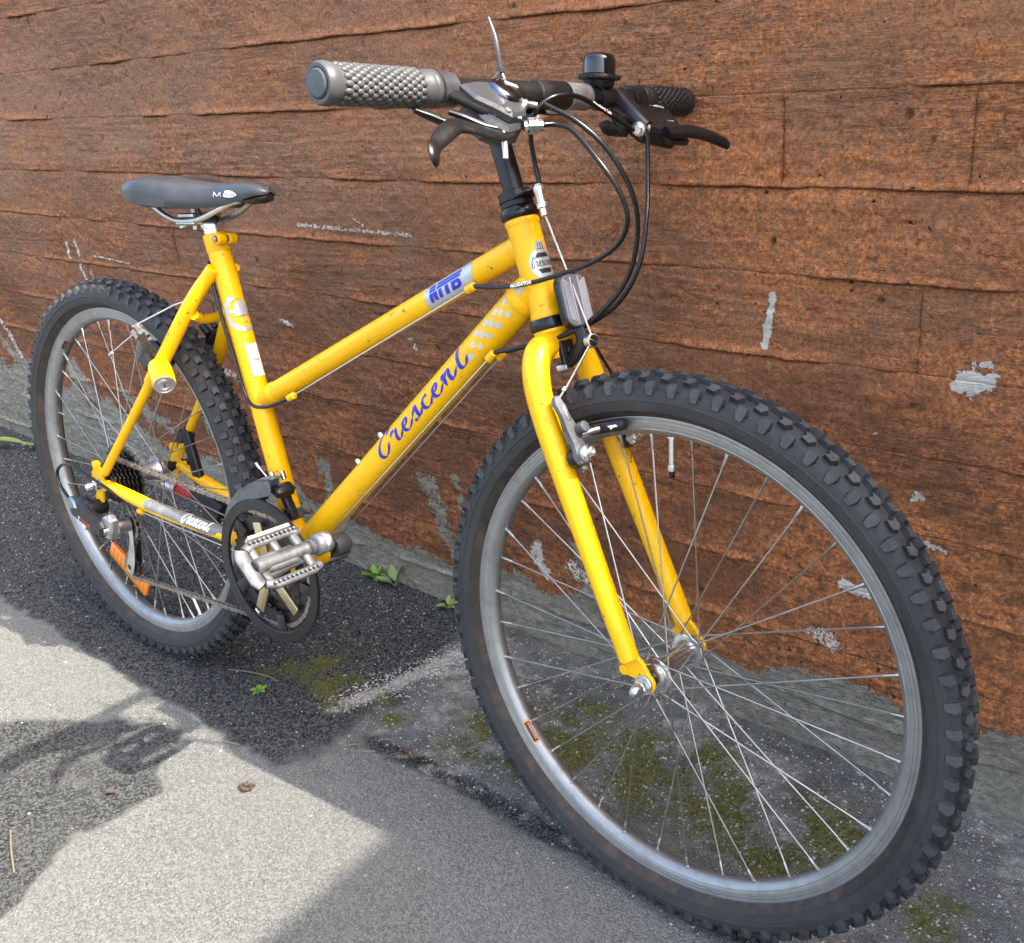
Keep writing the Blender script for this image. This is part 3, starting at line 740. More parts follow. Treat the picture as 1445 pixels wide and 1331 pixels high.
seed = 500
for row in range(len(ROWS) - 1):
    js = sorted(JOINTS.get(row, [rng.uniform(-2.5, -1.2), rng.uniform(0, 1.6)]))
    ed = [-6.0, -3.0] + [j for j in js if -2.9 < j < 2.6] + [2.715]
    for a, b in zip(ed[:-1], ed[1:]):
        near = b > -2.0 and a < 1.35 and ROWS[row] < 1.22
        x0, x1 = a, b
        if near: board(row, x0, x1, 0.0026, seed)
        else: board(row, x0, x1, 0.02, seed)
        seed += 13
rw = MB(); rw.box((2.87, -0.20, 1.25), (0.305, 1.6, 2.706), bev=0.02)      # unseen taller wall, added as shade-caster so a shadow ends across the asphalt
ret = wparent(rw.build('added_shade_wall', WALL))
at = ret.data.color_attributes.new('mask', 'FLOAT_COLOR', 'POINT')
for d in at.data: d.color = (0, 0.3, 0, 0)

# ------------------------------------------------------------------ the bicycle
# bike axes: x forward, y towards the wall, z up, origin where the rear tyre meets the ground
BROT = Matrix(((0.99953753, -0.026397, 0.01509748), (0.02457465, 0.99359829, 0.1102657), (-0.01791152, -0.10984369, 0.99378747)))
bm4 = BROT.to_4x4(); bm4.translation = Vector((-0.24755, -0.38703, 0.0015))
bike = empty('bicycle', mat=bm4)
thing(bike, 'yellow mountain bicycle with grey grips leaning on the brown wall', 'bicycle')
Q = np.array([[0.9992779, 0.03799504, -0.00024864], [-0.03799504, 0.99919228, -0.01308274], [-0.00024864, 0.01308274, 0.99991439]])
AX = V(1.01969, 0, 0.31635)
ST = lambda v: (v - AX) @ Q.T + AX               # turned handlebar, fork and front wheel
def part(mb, name, mat, xf=None, parent=None, **k): return mb.build(name, mat, parent or bike, xf, **k)

# --- wheels
PROF = [(0.0, .3255), (.006, .3250), (.0125, .3228), (.0185, .3184), (.0225, .3130), (.0245, .3060), (.0244, .3000), (.0225, .2935), (.0185, .2885), (.0140, .2860), (.0117, .2838)]
_pl = [0.0]
for a, b in zip(PROF[:-1], PROF[1:]): _pl.append(_pl[-1] + math.hypot(b[0] - a[0], b[1] - a[1]))
def prof(t):
    s = np.sign(t) if t else 1; t = abs(t)
    y = np.interp(t, _pl, [p[0] for p in PROF]); r = np.interp(t, _pl, [p[1] for p in PROF])
    y2 = np.interp(t + .001, _pl, [p[0] for p in PROF]); r2 = np.interp(t + .001, _pl, [p[1] for p in PROF])
    y1 = np.interp(max(t - .001, 0), _pl, [p[0] for p in PROF]); r1 = np.interp(max(t - .001, 0), _pl, [p[1] for p in PROF])
    ty, tr = y2 - y1, r2 - r1; L = math.hypot(ty, tr); ny, nr = -tr / L, ty / L
    return y * s, r, ny * s, nr

def knob(m, outline, ang, mi=0, dirn=1):
    """outline: [(along, across, height)]; top slightly smaller than the foot"""
    k = len(outline); O = np.array(outline, float); O[:, 0] *= 1.28; c = O[:, :2].mean(0)
    vs = []
    for lvl in (0, 1):
        for s, t, h in O:
            if lvl: s = c[0] + (s - c[0]) * 0.74; t = c[1] + (t - c[1]) * 0.84
            y, r, ny, nr = prof(t); hh = h if lvl else -0.0012
            a = ang + dirn * s / 0.33; rr = r + hh * nr
            hh *= 1 + 0.10 * math.sin(37.0 * ang + 5.1 * s / .006 + 3.3 * t / .006) if lvl else 1
            rr = r + hh * nr
            vs.append((rr * math.cos(a), y + hh * ny, rr * math.sin(a)))
    m.add(vs, [(i, (i + 1) % k, k + (i + 1) % k, k + i) for i in range(k)], mi)
    m.add(vs[k:], [tuple(range(k))], 3)

def build_tyre(wheel, dirn):
    m = MB(); seg = 192
    def strip(i0, i1, s, mi):
        m.lathe([(PROF[i][1], PROF[i][0] * s) for i in range(i0, i1 + 1)], (0, 0, 0), (0, 1, 0), seg, mi, cap0=False, cap1=False)
    for s in (1, -1):
        strip(0, 4, s, 0); strip(4, 7, s, 1); strip(7, 10, s, 2)
        m.lathe([(0.3045, s * .02455), (0.3040, s * .0252), (0.3030, s * .0252), (0.3025, s * .02455)], (0, 0, 0), (0, 1, 0), seg, 1, cap0=False, cap1=False)
        m.lathe([(0.2936, s * .0222), (0.2930, s * .0229), (0.2922, s * .0226), (0.2918, s * .0216)], (0, 0, 0), (0, 1, 0), seg, 1, cap0=False, cap1=False)
    N = 76; rr = random.Random(3)
    for k in range(N):
        a = 2 * PI * k / N
        for s in (1, -1):
            j = rr.uniform(-.0004, .0004)
            knob(m, [(-.0050, .0183 * s, .0054), (.0046, .0175 * s, .0052), (.0062, .0235 * s, .0060), (.0034, .0318 * s, .0014), (-.0040, .0322 * s, .0012), (-.0058, .0240 * s, .0060)], a + j, 0, dirn)
            knob(m, [(-.0062, .0072 * s, .0057), (.0042, .0062 * s, .0057), (.0078, .0108 * s, .0055), (.0036, .0158 * s, .0053), (-.0056, .0146 * s, .0055), (-.0030, .0108 * s, .0057)], a + PI / N + j, 0, dirn)
        knob(m, [(-.0060, -.0042, .0056), (-.0030, 0, .0056), (-.0060, .0042, .0056), (.0046, .0052, .0056), (.0075, 0, .0056), (.0046, -.0052, .0056)], a, 0, dirn)
    return m.build('tyre', [TREAD, SIDEW, SIDEB, TREADTOP], wheel, sharp=28)

def build_wheel(center, rot, fy, fr, phase, valve, dirn, label):
    mat = Matrix(rot.tolist()).to_4x4(); mat.translation = Vector(center)
    w = empty('wheel', bike, mat, label=label)
    build_tyre(w, dirn)
    half = [(.2845, .0121), (.2836, .0124), (.2815, .0120), (.2812, .0115), (.2806, .0115), (.2803, .0120), (.2778, .0119), (.2775, .0115), (.2770, .0115), (.2767, .0119), (.2735, .0116), (.2722, .0110), (.2712, .0106), (.2704, .0109), (.2694, .0104), (.2672, .0085), (.2648, .0058), (.2635, .0028), (.2632, .0)]
    inner = [(.2790, .0), (.2790, .0085), (.2830, .0095), (.2843, .0105)]
    loop = half + [(r, -h) for r, h in half[-2::-1]] + [(r, -h) for r, h in inner[::-1]] + inner[1:]
    m = MB(); m.lathe(loop, (0, 0, 0), (0, 1, 0), 180, closed=True)
    m.build('rim', RIM, w, sharp=30)
    # spokes: four shapes, shared
    proto = {}
    for side in (-1, 1):
        for lead in (-1, 1):
            mb = MB(); ha = R(60) * lead
            out = 0.0014 if lead > 0 else -0.0014
            h = V(fr * math.cos(ha), side * (fy + out), fr * math.sin(ha)); q = V(.2640, side * .0028, 0)
            d = unit(q - h)
            mb.cyl(h - V(0, side * (0.003 if lead > 0 else -0.003), 0), h, 0.0019, 8)
            mb.tube([h - d * .001, h + d * .01, q - d * .0150, q - d * .004], 0.00098, 7)
            mb.lathe([(.0012, -.0165), (.0019, -.0155), (.0019, -.0035), (.0026, -.003), (.0026, 0)], q, d, 8)
            me = mb.build('spoke', SPOKE, w); proto[side, lead] = me.data
            bpy.data.objects.remove(me)
    for j in range(36):
        side = -1 if j % 2 else 1; lead = 1 if (j // 2) % 2 else -1
        o = bpy.data.objects.new('spoke', proto[side, lead]); COL.objects.link(o); o.parent = w
        o.rotation_euler = (0, -R(phase + 10 * j), 0)
    # valve
    a = R(valve); d = V(-math.cos(a), 0, -math.sin(a)); q = -d * .2632
    m = MB(); m.lathe([(.0052, 0), (.0052, .0022), (.0034, .0026), (.0034, .030), (.0046, .0305), (.0050, .033), (.0046, .0375), (.0030, .038)], q, d, 14)
    v = m.build('valve', BRASSY if False else ZINC, w)
    m = MB(); m.lathe([(.0031, .0375), (.0031, .0440), (.0026, .0455), (.0, .0456)], q, d, 12); m.build('valve_cap', PLASTIC, w)
    return w

def rim_sticker(w, a0, a1, border):
    """a printed label on the inner slope of the rim, facing -y"""
    sl = [(.2693, -.01045), (.2672, -.0087), (.2648, -.0060), (.2640, -.0042)]
    def patch(name, a0, a1, i0, i1, off, mat):
        m = MB(); rows = []
        for a in np.linspace(R(a0), R(a1), 14):
            row = []
            for t in np.linspace(i0, i1, 5):
                r = np.interp(t, range(4), [s[0] for s in sl]) - off * .6; y = np.interp(t, range(4), [s[1] for s in sl]) - off
                row.append((r * math.cos(a), y, r * math.sin(a)))
            rows.append(row)
        m.rings(rows, closed=False, cap0=False, cap1=False)
        m.build(name, mat, w)
    if border: patch('rim_label', a0, a1, 0.0, 3.0, .0003, ORANGEPRINT)
    e = (a1 - a0) * .09
    patch('rim_label', a0 + e, a1 - e, .35, 2.7, .0005, INK)
    n = 9
    for k in range(n):
        b0 = a0 + (a1 - a0) * (.16 + .68 * k / n); patch('label_print', b0, b0 + (a1 - a0) * .045, 1.6, 2.3, .0007, ORANGEPRINT if border else REDPRINT)

FC = V(1.06220, -0.00181, 0.33099)
fw = build_wheel(FC, Q, .0325, .0192, 7.8, 92.7, -1, 'front wheel with knobbly dusty tyre and scuffed silver rim')
rim_sticker(fw, 216.5, 223.8, True)
rwh = build_wheel((0, 0, .331), np.eye(3), .030, .0215, 5.6, 300, 1, 'rear wheel with knobbly tyre, cassette and orange spoke reflector')
rim_sticker(rwh, 127.6, 133.5, False)
# front hub
m = MB()
m.lathe([(.0085, -.0405), (.0105, -.040), (.0148, -.038), (.0150, -.0345), (.0205, -.0340), (.0212, -.0335), (.0212, -.0312), (.0205, -.0307), (.0150, -.0300), (.0130, -.027), (.0118, -.020),
         (.0118, .020), (.0130, .027), (.0150, .0300), (.0205, .0307), (.0212, .0312), (.0212, .0335), (.0205, .0340), (.0150, .0345), (.0148, .038), (.0105, .040), (.0085, .0405)], (0, 0, 0), (0, 1, 0), 40)
m.build('hub', metal_mat('polished_hub', (0.62, 0.63, 0.64), 0.2, amount=0.3), fw)
for s in (-1, 1):
    m = MB(); m.lathe([(.0085, .0400), (.0085, .0455), (.0072, .046), (.0072, .0495), (.0048, .0495)], (0, 0, 0), (0, s, 0), 18); m.build('cone', DARKSTEEL, fw)
    m = MB(); m.lathe([(.0048, .049), (.0048, .060)], (0, 0, 0), (0, s, 0), 12)
    m.lathe([(.0110, .0555), (.0112, .0562), (.0112, .0575), (.0108, .0580)], (0, 0, 0), (0, s, 0), 20)
    m.lathe([(.0078, .058), (.0086, .0588), (.0086, .0650), (.0070, .0662)], (0, 0, 0), (0, s, 0), 6)
    m.lathe([(.0068, .0655), (.0068, .0718), (.0058, .0755), (.0036, .0782), (.0, .0790)], (0, 0, 0), (0, s, 0), 20)
    m.build('axle_nut', ZINC, fw, sharp=30)
# rear hub and cassette
m = MB()
m.lathe([(.0105, -.034), (.0250, -.0325), (.0255, -.0300), (.0240, -.0288), (.0170, -.026), (.0150, -.018), (.0145, .020), (.0190, .0285), (.0245, .0290), (.0250, .0315), (.0190, .033), (.0140, .040), (.0100, .044)], (0, 0, 0), (0, 1, 0), 36)
m.build('hub', ALU, rwh)
m = MB(); m.lathe([(.0100, .0435), (.0100, .056), (.0072, .057), (.0072, .064), (.0048, .064), (.0048, .072)], (0, 0, 0), (0, 1, 0), 18); m.build('cone', PLASTIC, rwh)
m = MB(); m.lathe([(.0086, .0705), (.0086, .078), (.0068, .079), (.0066, .086), (.004, .089), (.0, .0895)], (0, 0, 0), (0, 1, 0), 18); m.build('axle_nut', DARKSTEEL, rwh)
m = MB(); m.lathe([(.0110, .0695), (.0112, .071), (.0086, .0712), (.0086, .0785), (.0070, .0795), (.0070, .0865), (.0052, .0905), (.0, .0925)], (0, 0, 0), (0, -1, 0), 22); m.build('axle_nut', CHROME, rwh)
m = MB(); m.lathe([(.0048, -.075), (.0048, .075)], (0, 0, 0), (0, 1, 0), 12); m.build('axle', DARKSTEEL, rwh)
def sprocket_poly(n, r, tooth=.0042):
    out = []
    for i in range(n):
        for k, (da, dr) in enumerate(((-.32, -.3), (-.14, 1), (.14, 1), (.32, -.3))):
            a = 2 * PI * (i + da) / n; out.append(((r + dr * tooth * .6) * math.cos(a), (r + dr * tooth * .6) * math.sin(a)))
    return out
for k, n in enumerate((14, 16, 18, 20, 22, 24, 28)):
    m = MB(); r = n * .0127 / (2 * PI)
    m.prism(sprocket_poly(n, r), (0, -.0555 + k * .0047, 0), (1, 0, 0), (0, 0, 1), .0022, .0005)
    m.build('sprocket', DARKSTEEL, rwh, sharp=25)
m = MB(); m.lathe([(.012, -.0585), (.020, -.058), (.022, -.056), (.022, -.026), (.020, -.025)], (0, 0, 0), (0, 1, 0), 28); m.build('freewheel_body', DARKSTEEL, rwh)
# orange reflector fixed across the spokes
m = MB(); a0 = V(-.1145, 0, .1699 - .331); a1 = V(-.0091, 0, .1107 - .331); d = unit(a1 - a0)
m.box((a0 + a1) / 2 + V(0, -.010, 0), (.118, .030, .009), d, np.cross(V(0, 1, 0), d), .25)
refl = m.build('spoke_reflector', ORANGE, rwh)
m = MB()
for k in range(9): m.box((a0 + a1) / 2 + d * (k - 4) * .0118 + V(0, -.0147, 0), (.006, .024, .0012), d, np.cross(V(0, 1, 0), d), .2)
m.build('reflector_ribs', ORANGE, rwh)

# --- frame tubes
HT = (V(.8466, 0, .7992), V(.8841, 0, .6966)); UP = unit(HT[0] - HT[1])
STT, BB = V(.2880, 0, .7480), V(.4235, 0, .2870)
def wrap(name, geo, p, axis, front, r, mat, parent, off=.00035, L=.0035, xf=None):
    """flat outline (u round the tube, v along it) laid on a tube of radius r; p lies on the axis, front is the outward direction at u = 0"""
    v, f = refine(geo, L); ax = unit(axis); n = unit(np.asarray(front) - np.dot(front, ax) * ax); s = np.cross(ax, n)
    a = v[:, 0] / r
    P = p + np.outer(v[:, 1], ax) + (r + off) * (np.outer(np.cos(a), n) + np.outer(np.sin(a), s))
    m = MB(); m.add(P, f); return m.build(name, mat, parent, xf)
def swap(g): return np.stack([-g[0][:, 1], g[0][:, 0]], 1), g[1]       # text running along the tube

m = MB(); m.tube([HT[0], HT[1]], .0182, 48)
m.lathe([(.0186, 0), (.0192, .001), (.0192, .005), (.0186, .007)], HT[1], UP, 48); m.lathe([(.0186, 0), (.0192, .001), (.0192, .005), (.0186, .007)], HT[0], -UP, 48)
head = part(m, 'head_tube', YEL)
SADV = V(-.3, 0, .954)
m = MB(); m.tube([V(.8590, 0, .7764), V(.3735, 0, .5262)], .0145, 48)
top = part(m, 'top_tube', YEL)
m = MB(); m.tube([V(.8700, 0, .7340), V(.437, 0, .3150)], .0196, 56)
down = part(m, 'down_tube', YEL)
m = MB(); m.tube([STT, V(.4210, 0, .2960)], .0156, 48)
seat = part(m, 'seat_tube', YEL)
# weld fillets
m = MB()
for c, ax, r, r2 in ((V(.8500, 0, .7718), V(.888, 0, .46), .0158, .0148), (V(.853, 0, .7176), V(.72, 0, .694), .0216, .0200), (V(.3865, 0, .5330), V(-.888, 0, -.46), .0158, .0148)):
    m = MB(); m.lathe([(r2, -.004), (r, .0), (r, .006), (r2, .011)], c - unit(ax) * .008, ax, 40)
    part(m, 'weld', YEL)
m = MB(); m.lathe([(.0185, -.035), (.0198, -.0342), (.0198, .0342), (.0185, .035)], BB, (0, 1, 0), 40)
part(m, 'bottom_bracket_shell', YEL)
m = MB(); m.lathe([(.0165, .034), (.0165, .042), (.010, .043), (.0095, .052)], BB, (0, 1, 0), 24); m.lathe([(.0165, .034), (.0165, .040), (.0095, .041), (.0095, .060)], BB, (0, -1, 0), 24)
part(m, 'bottom_bracket_cup', DARKSTEEL)
for s in (-1, 1):
    m = MB()
    m.tube([V(.2990, s * .0150, .7030), V(.262, s * .032, .6520), V(.2046, s * .0455, .5740), V(.166, s * .0510, .5280), V(.150, s * .0530, .5090), V(.0150, s * .0655, .3530)],
           [.0098, .0106, .0106, .0104, .0074, .0070], 20, smooth=4)
    part(m, 'seat_stay', YEL)
    m = MB()
    m.tube([V(.014, s * .0640, .3330), V(.060, s * .0610, .3260), V(.130, s * .0560, .3170), V(.230, s * .0470, .3100), V(.300, s * .0400, .3050), V(.400, s * .0260, .2900)], [.0075, .0098, .0110, .0108, .0100, .0095], 24, smooth=4)
    cs = part(m, 'chain_stay', YEL); cs_bvh = m.bvh()
    if s < 0: cs_r, cs_rb = cs, cs_bvh
    # rear dropout plate with eyelet
    m = MB()
    m.prism([(.020, .026), (.006, .030), (-.010, .0285), (-.020, .018), (-.022, .006), (-.014, .0), (-.012, -.012), (-.020, -.030), (-.016, -.044), (-.006, -.046), (.0, -.034), (.004, -.012), (.022, -.006), (.028, .002), (.026, .012), (.012, .008), (.012, .016)],
            V(0, s * .0670, .331), (1, 0, 0), (0, 0, 1), .0052)
    m.lathe([(.0042, -.004), (.0075, -.0036), (.0075, .0036), (.0042, .004)], V(-.006, s * .0670, .363), (0, 1, 0), 16)
    part(m, 'dropout', YEL)
m = MB(); m.tube([V(.262, -.0300, .6360), V(.255, -.012, .6270), V(.252, .012, .6270), V(.256, .0300, .6330)], [.0075, .0068, .0068, .0075], 16, smooth=4); part(m, 'seat_stay_bridge', YEL)
m = MB(); m.tube([V(.335, -.034, .3020), V(.335, .034, .3020)], .007, 14); part(m, 'chain_stay_bridge', YEL)
# seat clamp with binder bolt
m = MB(); sx = unit(V(-.0, 0, 0) + np.cross(V(0, 1, 0), SADV)); fwd = unit(V(.954, 0, .3))
m.lathe([(.0158, -.024), (.0168, -.022), (.0168, .0), (.0158, .001)], STT, SADV, 40)
for y0, y1 in ((-.0150, -.0025), (.0030, .0150)): m.cyl(STT + fwd * .0215 - SADV * .010 + V(0, y0, 0), STT + fwd * .0215 - SADV * .010 + V(0, y1, 0), .0078, 20)
sc = part(m, 'seat_clamp', YEL)
m = MB(); m.cyl(STT + fwd * .0215 - SADV * .010 + V(0, -.0190, 0), STT + fwd * .0215 - SADV * .010 + V(0, .0190, 0), .0048, 14); m.build('binder_bolt', BRASSY, sc)
# seat post, clamp, saddle
m = MB(); m.tube([STT - SADV * .02, STT + SADV * .012], .0136, 28)
m.tube([STT + SADV * .008, STT + SADV * .014, STT + SADV * .019 - V(.008, 0, 0), STT + SADV * .021 - V(.022, 0, 0)], [.0138, .0145, .0135, .008], 20, smooth=3)
part(m, 'seat_post', CHROME)
m = MB(); cc = V(.2560, 0, .7660)
m.box(cc + V(0, 0, -.002), (.044, .050, .008), (1, 0, .06), (0, 1, 0), .25); m.box(cc + V(0, 0, .0075), (.036, .046, .007), (1, 0, .06), (0, 1, 0), .25)
m.cyl(cc + V(0, -.008, -.012), cc + V(0, -.008, .018), .004, 12); m.box(cc + V(-.02, 0, -.008), (.02, .03, .007), (1, 0, .3), (0, 1, 0), .25)
part(m, 'saddle_clamp', ALU)
sad = MB()
stn = [(.138, .010, .806, .803, .801), (.142, .040, .811, .803, .799), (.152, .058, .818, .802, .797), (.172, .0685, .8245, .8035, .793), (.198, .0715, .8285, .805, .788), (.222, .0675, .8278, .803, .785),
       (.250, .0560, .8245, .799, .7835), (.280, .0425, .8215, .796, .784), (.312, .0305, .8200, .795, .7865), (.345, .0235, .8212, .799, .7905), (.375, .0205, .8232, .805, .7970), (.400, .0190, .8225, .8095, .8030), (.416, .0160, .8195, .8105, .8065), (.424, .0100, .8150, .8105, .8080), (.427, .003, .8115, .8105, .8095)]
rings = []
for x, w, zt, ze, zs in stn:
    x = .154 + (x - .138) / .289 * .265
    ring = []
    dip = .0035 * math.exp(-((x - .23) / .06) ** 2)
    for a in np.linspace(0, PI, 17):
        ca, sa = math.cos(a), math.sin(a)
        y = -w * np.sign(ca) * abs(ca) ** .72; z = ze + (zt - ze) * sa ** .78 - dip * sa ** 6
        ring.append((x, y, z))
    wi = max(w - .004, w * .6)
    ring += [(x, w * .985, zs + .002), (x, w * .93, zs), (x, wi * .88, zs + .003), (x, wi * .6, zs + .010), (x, 0, zs + .012), (x, -wi * .6, zs + .010), (x, -wi * .88, zs + .003), (x, -w * .93, zs), (x, -w * .985, zs + .002)]
    rings.append(ring)
sp_r = []
for j in range(len(rings[0])):
    p, _ = spline([r[j] for r in rings], 0, 4); sp_r.append(p)
sad.rings([np.array([sp_r[j][i] for j in range(len(sp_r))]) for i in range(len(sp_r[0]))])
saddle = part(sad, 'saddle', SADDLE, sharp=50); sb = sad.bvh()
m = MB()
for s in (-1, 1):
    m.tube([V(.178, s * .034, .796), V(.190, s * .033, .788), V(.216, s * .027, .772), V(.240, s * .0225, .7655), V(.282, s * .0225, .7690), V(.318, s * .021, .7800), V(.350, s * .016, .7930), V(.368, s * .009, .7985)], .0038, 12, smooth=5)
m.build('saddle_rail', ALU, saddle)
m = MB(); nb = []
for x, w, z1, z0 in ((.350, .016, .801, .795), (.385, .0165, .805, .7945), (.400, .0150, .808, .7955), (.412, .0115, .809, .798), (.4178, .006, .809, .8015)):
    nb.append([(x, w * math.cos(a), (z0 + z1) / 2 + (z1 - z0) / 2 * math.sin(a)) for a in np.linspace(0, 2 * PI, 16, endpoint=False)])
m.rings(nb); m.build('saddle_base', PLASTIC, saddle)
# saddle print
for q in ([(0, 0), (.0002, .0034), (.0004, .0068)], [(.0004, .0068), (.0036, .0036), (.0064, .0008)], [(.0064, .0008), (.0092, .0036), (.0122, .0068)], [(.0122, .0068), (.0124, .0034), (.0126, 0)]):
    decal('lettering', ribbon(q, .0013, 0, 1, 3), V(.3330, 0, .8015), (1, 0, .03), (0, 0, 1), sb, WHITE, saddle, .0010, .003)
loz = [(.000, -.0004), (.004, .0068), (.012, .0072), (.019, .0062), (.0245, .0040), (.0275, .0022), (.0245, .0006), (.019, -.0010), (.012, -.0016), (.004, -.0012)]
decal('logo_panel', (np.array(loz), [tuple(range(len(loz)))]), V(.3500, 0, .8035), (1, 0, .03), (0, 0, 1), sb, WHITE, saddle, .0010, .003)
decal('lettering', text_geo('ACH', .0062, 0, xs=1.5, bold=.00005), V(.3535, 0, .8038), (1, 0, .03), (0, 0, 1), sb, GREYFOIL, saddle, .0014, .003)

# --- prints on the frame
dtd = unit(V(.8700, 0, .7340) - V(.437, 0, .3150)); dt0 = V(.437, 0, .3150)
g, wid = script_geo('Crescent', .33)
L0 = np.dot(V(.6215, 0, .4956) - dt0, dtd); L1 = np.dot(V(.7790, 0, .6500) - dt0, dtd)
k = (L1 - L0) / wid
wrap('lettering', swap(xform_geo(g, k, .0135, L0, -.0085, 0.02)), dt0, dtd, (0, -1, 0), .0196, BLUE, down)
ck = []
L2 = np.dot(V(.762, 0, .628) - dt0, dtd)
for i in range(14):
    for j in range(3):
        if (i + j) % 2: continue
        x = L2 + i * .0098 + .004; y = -.010 + j * .0072
        if i < 5 and j > i - 1: continue
        ck.append(xform_geo(rect(0, 0, .0094, .0070), 1, 1, x + j * .003, y))
wrap('checker_print', swap(merge(*ck)), dt0, dtd, (0, -1, 0), .0196, FADED, down, .00025)
ttd = unit(V(.8590, 0, .7764) - V(.3735, 0, .5262)); tt0 = V(.3735, 0, .5262)
M0 = np.dot(V(.7100, 0, .6990) - tt0, ttd); M1 = np.dot(V(.7830, 0, .7370) - tt0, ttd)
wrap('sticker', swap((np.array([(M0, -.0140), (M1, -.0140), (M1 + .006, .008), (M1 + .002, .0155), (M0 + .004, .0155)]), [(0, 1, 2, 3, 4)])), tt0, ttd, (0, -1, 0), .0145, SILVER, top)
def ring_b(x):      # a rounded B with its counters
    o = [(x, 0), (x + .62, 0), (x + .82, .08), (x + .88, .26), (x + .82, .44), (x + .68, .56), (x, .56)]
    h = [(x + .30, .20), (x + .50, .20), (x + .57, .23), (x + .59, .28), (x + .57, .33), (x + .50, .36), (x + .30, .36)]
    return np.array(o + h), [(k, (k + 1) % 7, 7 + (k + 1) % 7, 7 + k) for k in range(7)]
logo = merge(rect(.02, .84, .62, 1.0), rect(.80, .84, 3.02, 1.0), rect(0, .62, .60, .79), rect(.70, .62, 2.95, .79), rect(0, 0, .30, .56), (np.array([(.30, .56), (.40, .12), (.52, .0), (.72, .0), (.72, .56)]), [(0, 1, 2, 3, 4)]), rect(.86, 0, 1.16, .56), rect(1.46, 0, 1.80, .56), ring_b(2.06))
wrap('lettering', swap(xform_geo(logo, .0190, .0178, M0 + .0095, -.0072, .22 * .0178 / .0190)), tt0, ttd, (0, -1, 0), .0145, BLUE, top, .0007)
# emblem on the front of the seat tube: a cog round a helmet
st0 = V(.3470, 0, .0) ; st_at = lambda z: V(.2880 + (.7480 - z) * .2940, 0, z)
ff = V(.958, 0, .287)
def cog(ro, ri, n):
    v = []; f = []
    for i in range(n * 6):
        a = 2 * PI * i / (n * 6); b = ro - (.0030 if (i % 6) in (0, 1) else .0) - (.0012 if (i % 6) in (5, 2) else 0)
        v += [(b * math.cos(a), b * math.sin(a)), (ri * math.cos(a), ri * math.sin(a))]
    k = n * 6
    for i in range(k): f.append((2 * i, 2 * ((i + 1) % k), 2 * ((i + 1) % k) + 1, 2 * i + 1))
    return np.array(v), f
ec = st_at(.640)
wrap('emblem', cog(.0285, .0205, 16), ec, SADV, ff, .0156, SILVER, seat)
helm = [(-.011, -.004), (-.0125, .002), (-.010, .010), (-.004, .0165), (.003, .0170), (.009, .012), (.0115, .004), (.012, -.002), (.003, -.0035), (.0035, -.014), (-.0005, -.014), (-.001, -.0042)]
wrap('emblem', (np.array(helm), [tuple(range(len(helm)))]), ec, SADV, ff, .0156, SILVER, seat)
wrap('emblem', merge(ribbon([(-.021, .006), (-.016, .003), (-.011, .003)], .006, 0, 1, 4), ribbon([(.021, .008), (.016, .004), (.011, .004)], .006, 0, 1, 4)), ec, SADV, ff, .0156, SILVER, seat, .0005)
wrap('emblem', merge(ribbon([(-.012, -.0052), (0, -.0052), (.012, -.0036)], .0010, 0, 1, 4), ribbon([(-.014, .013), (-.006, .019), (.004, .0195)], .0010, 0, 1, 4), ribbon([(-.001, -.0145), (.004, -.0145)], .0009, 0, 1, 4)), ec, SADV, ff, .0156, INK, seat, .0006)
wrap('sticker', rect(-.0095, -.0290, .0100, .0290), st_at(.579), SADV, ff, .0156, WHITE, seat)
wrap('sticker_print', merge(ribbon([(-.004, -.004), (.0, -.005), (.003, -.0055), (.006, -.004)], .0012, 0, 1, 5), ribbon([(-.001, -.0058), (-.0035, -.0050)], .0016, 0, 1, 4), *[rect(.002 + .0012 * i, -.018 + .004 * i, .0024 + .0012 * i, .006 + .004 * i) for i in range(3)], rect(-.005, .0, -.0046, .022)), st_at(.579), SADV, ff, .0156, GREYFOIL, seat, .0006)
# head badge
hb = HT[0] - UP * .0520
def disc(r, n=36, sy=1.0): return np.array([(r * math.cos(2 * PI * i / n), sy * r * math.sin(2 * PI * i / n)) for i in range(n)]), [tuple(range(n))]
hf = V(.93, -.22, .34)
badge = wrap('head_badge', disc(.0170), hb, UP, hf, .0182, SILVER, head, .0004)
wrap('badge_band', merge((np.array([(-.0095, .0062), (.0095, .0062), (.0060, .0110), (-.006, .0110)]), [(0, 1, 2, 3)]), (np.array([(-.0095, -.0058), (-.006, -.0108), (.006, -.0108), (.0095, -.0058)]), [(0, 1, 2, 3)])), hb, UP, hf, .0182, INK, head, .0007)
crown = merge(rect(-.0062, .0138, .0062, .0165), *[disc(.0016, 10) for _ in range(0)], *[(np.array([(x - .0016, .0165), (x + .0016, .0165), (x + .0013, .0215), (x - .0013, .0215)]), [(0, 1, 2, 3)]) for x in (-.0046, -.0015, .0015, .0046)], rect(-.0045, .0220, .0045, .0235), rect(-.0010, .0235, .0010, .0265))
wrap('badge_crown', crown, hb, UP, hf, .0182, SILVER, head, .0005)
wrap('badge_crown', merge(*[rect(x - .0004, .0145, x + .0004, .0215) for x in (-.0031, 0, .0031)], rect(-.006, .0150, .006, .0155)), hb, UP, hf, .0182, INK, head, .0008)
g, wid = script_geo('Crescent', .34); k = .0285 / wid
wrap('lettering', xform_geo(g, k, .0052, -.0145, -.0030, .02), hb, UP, hf, .0182, INK, head, .0008, .002)
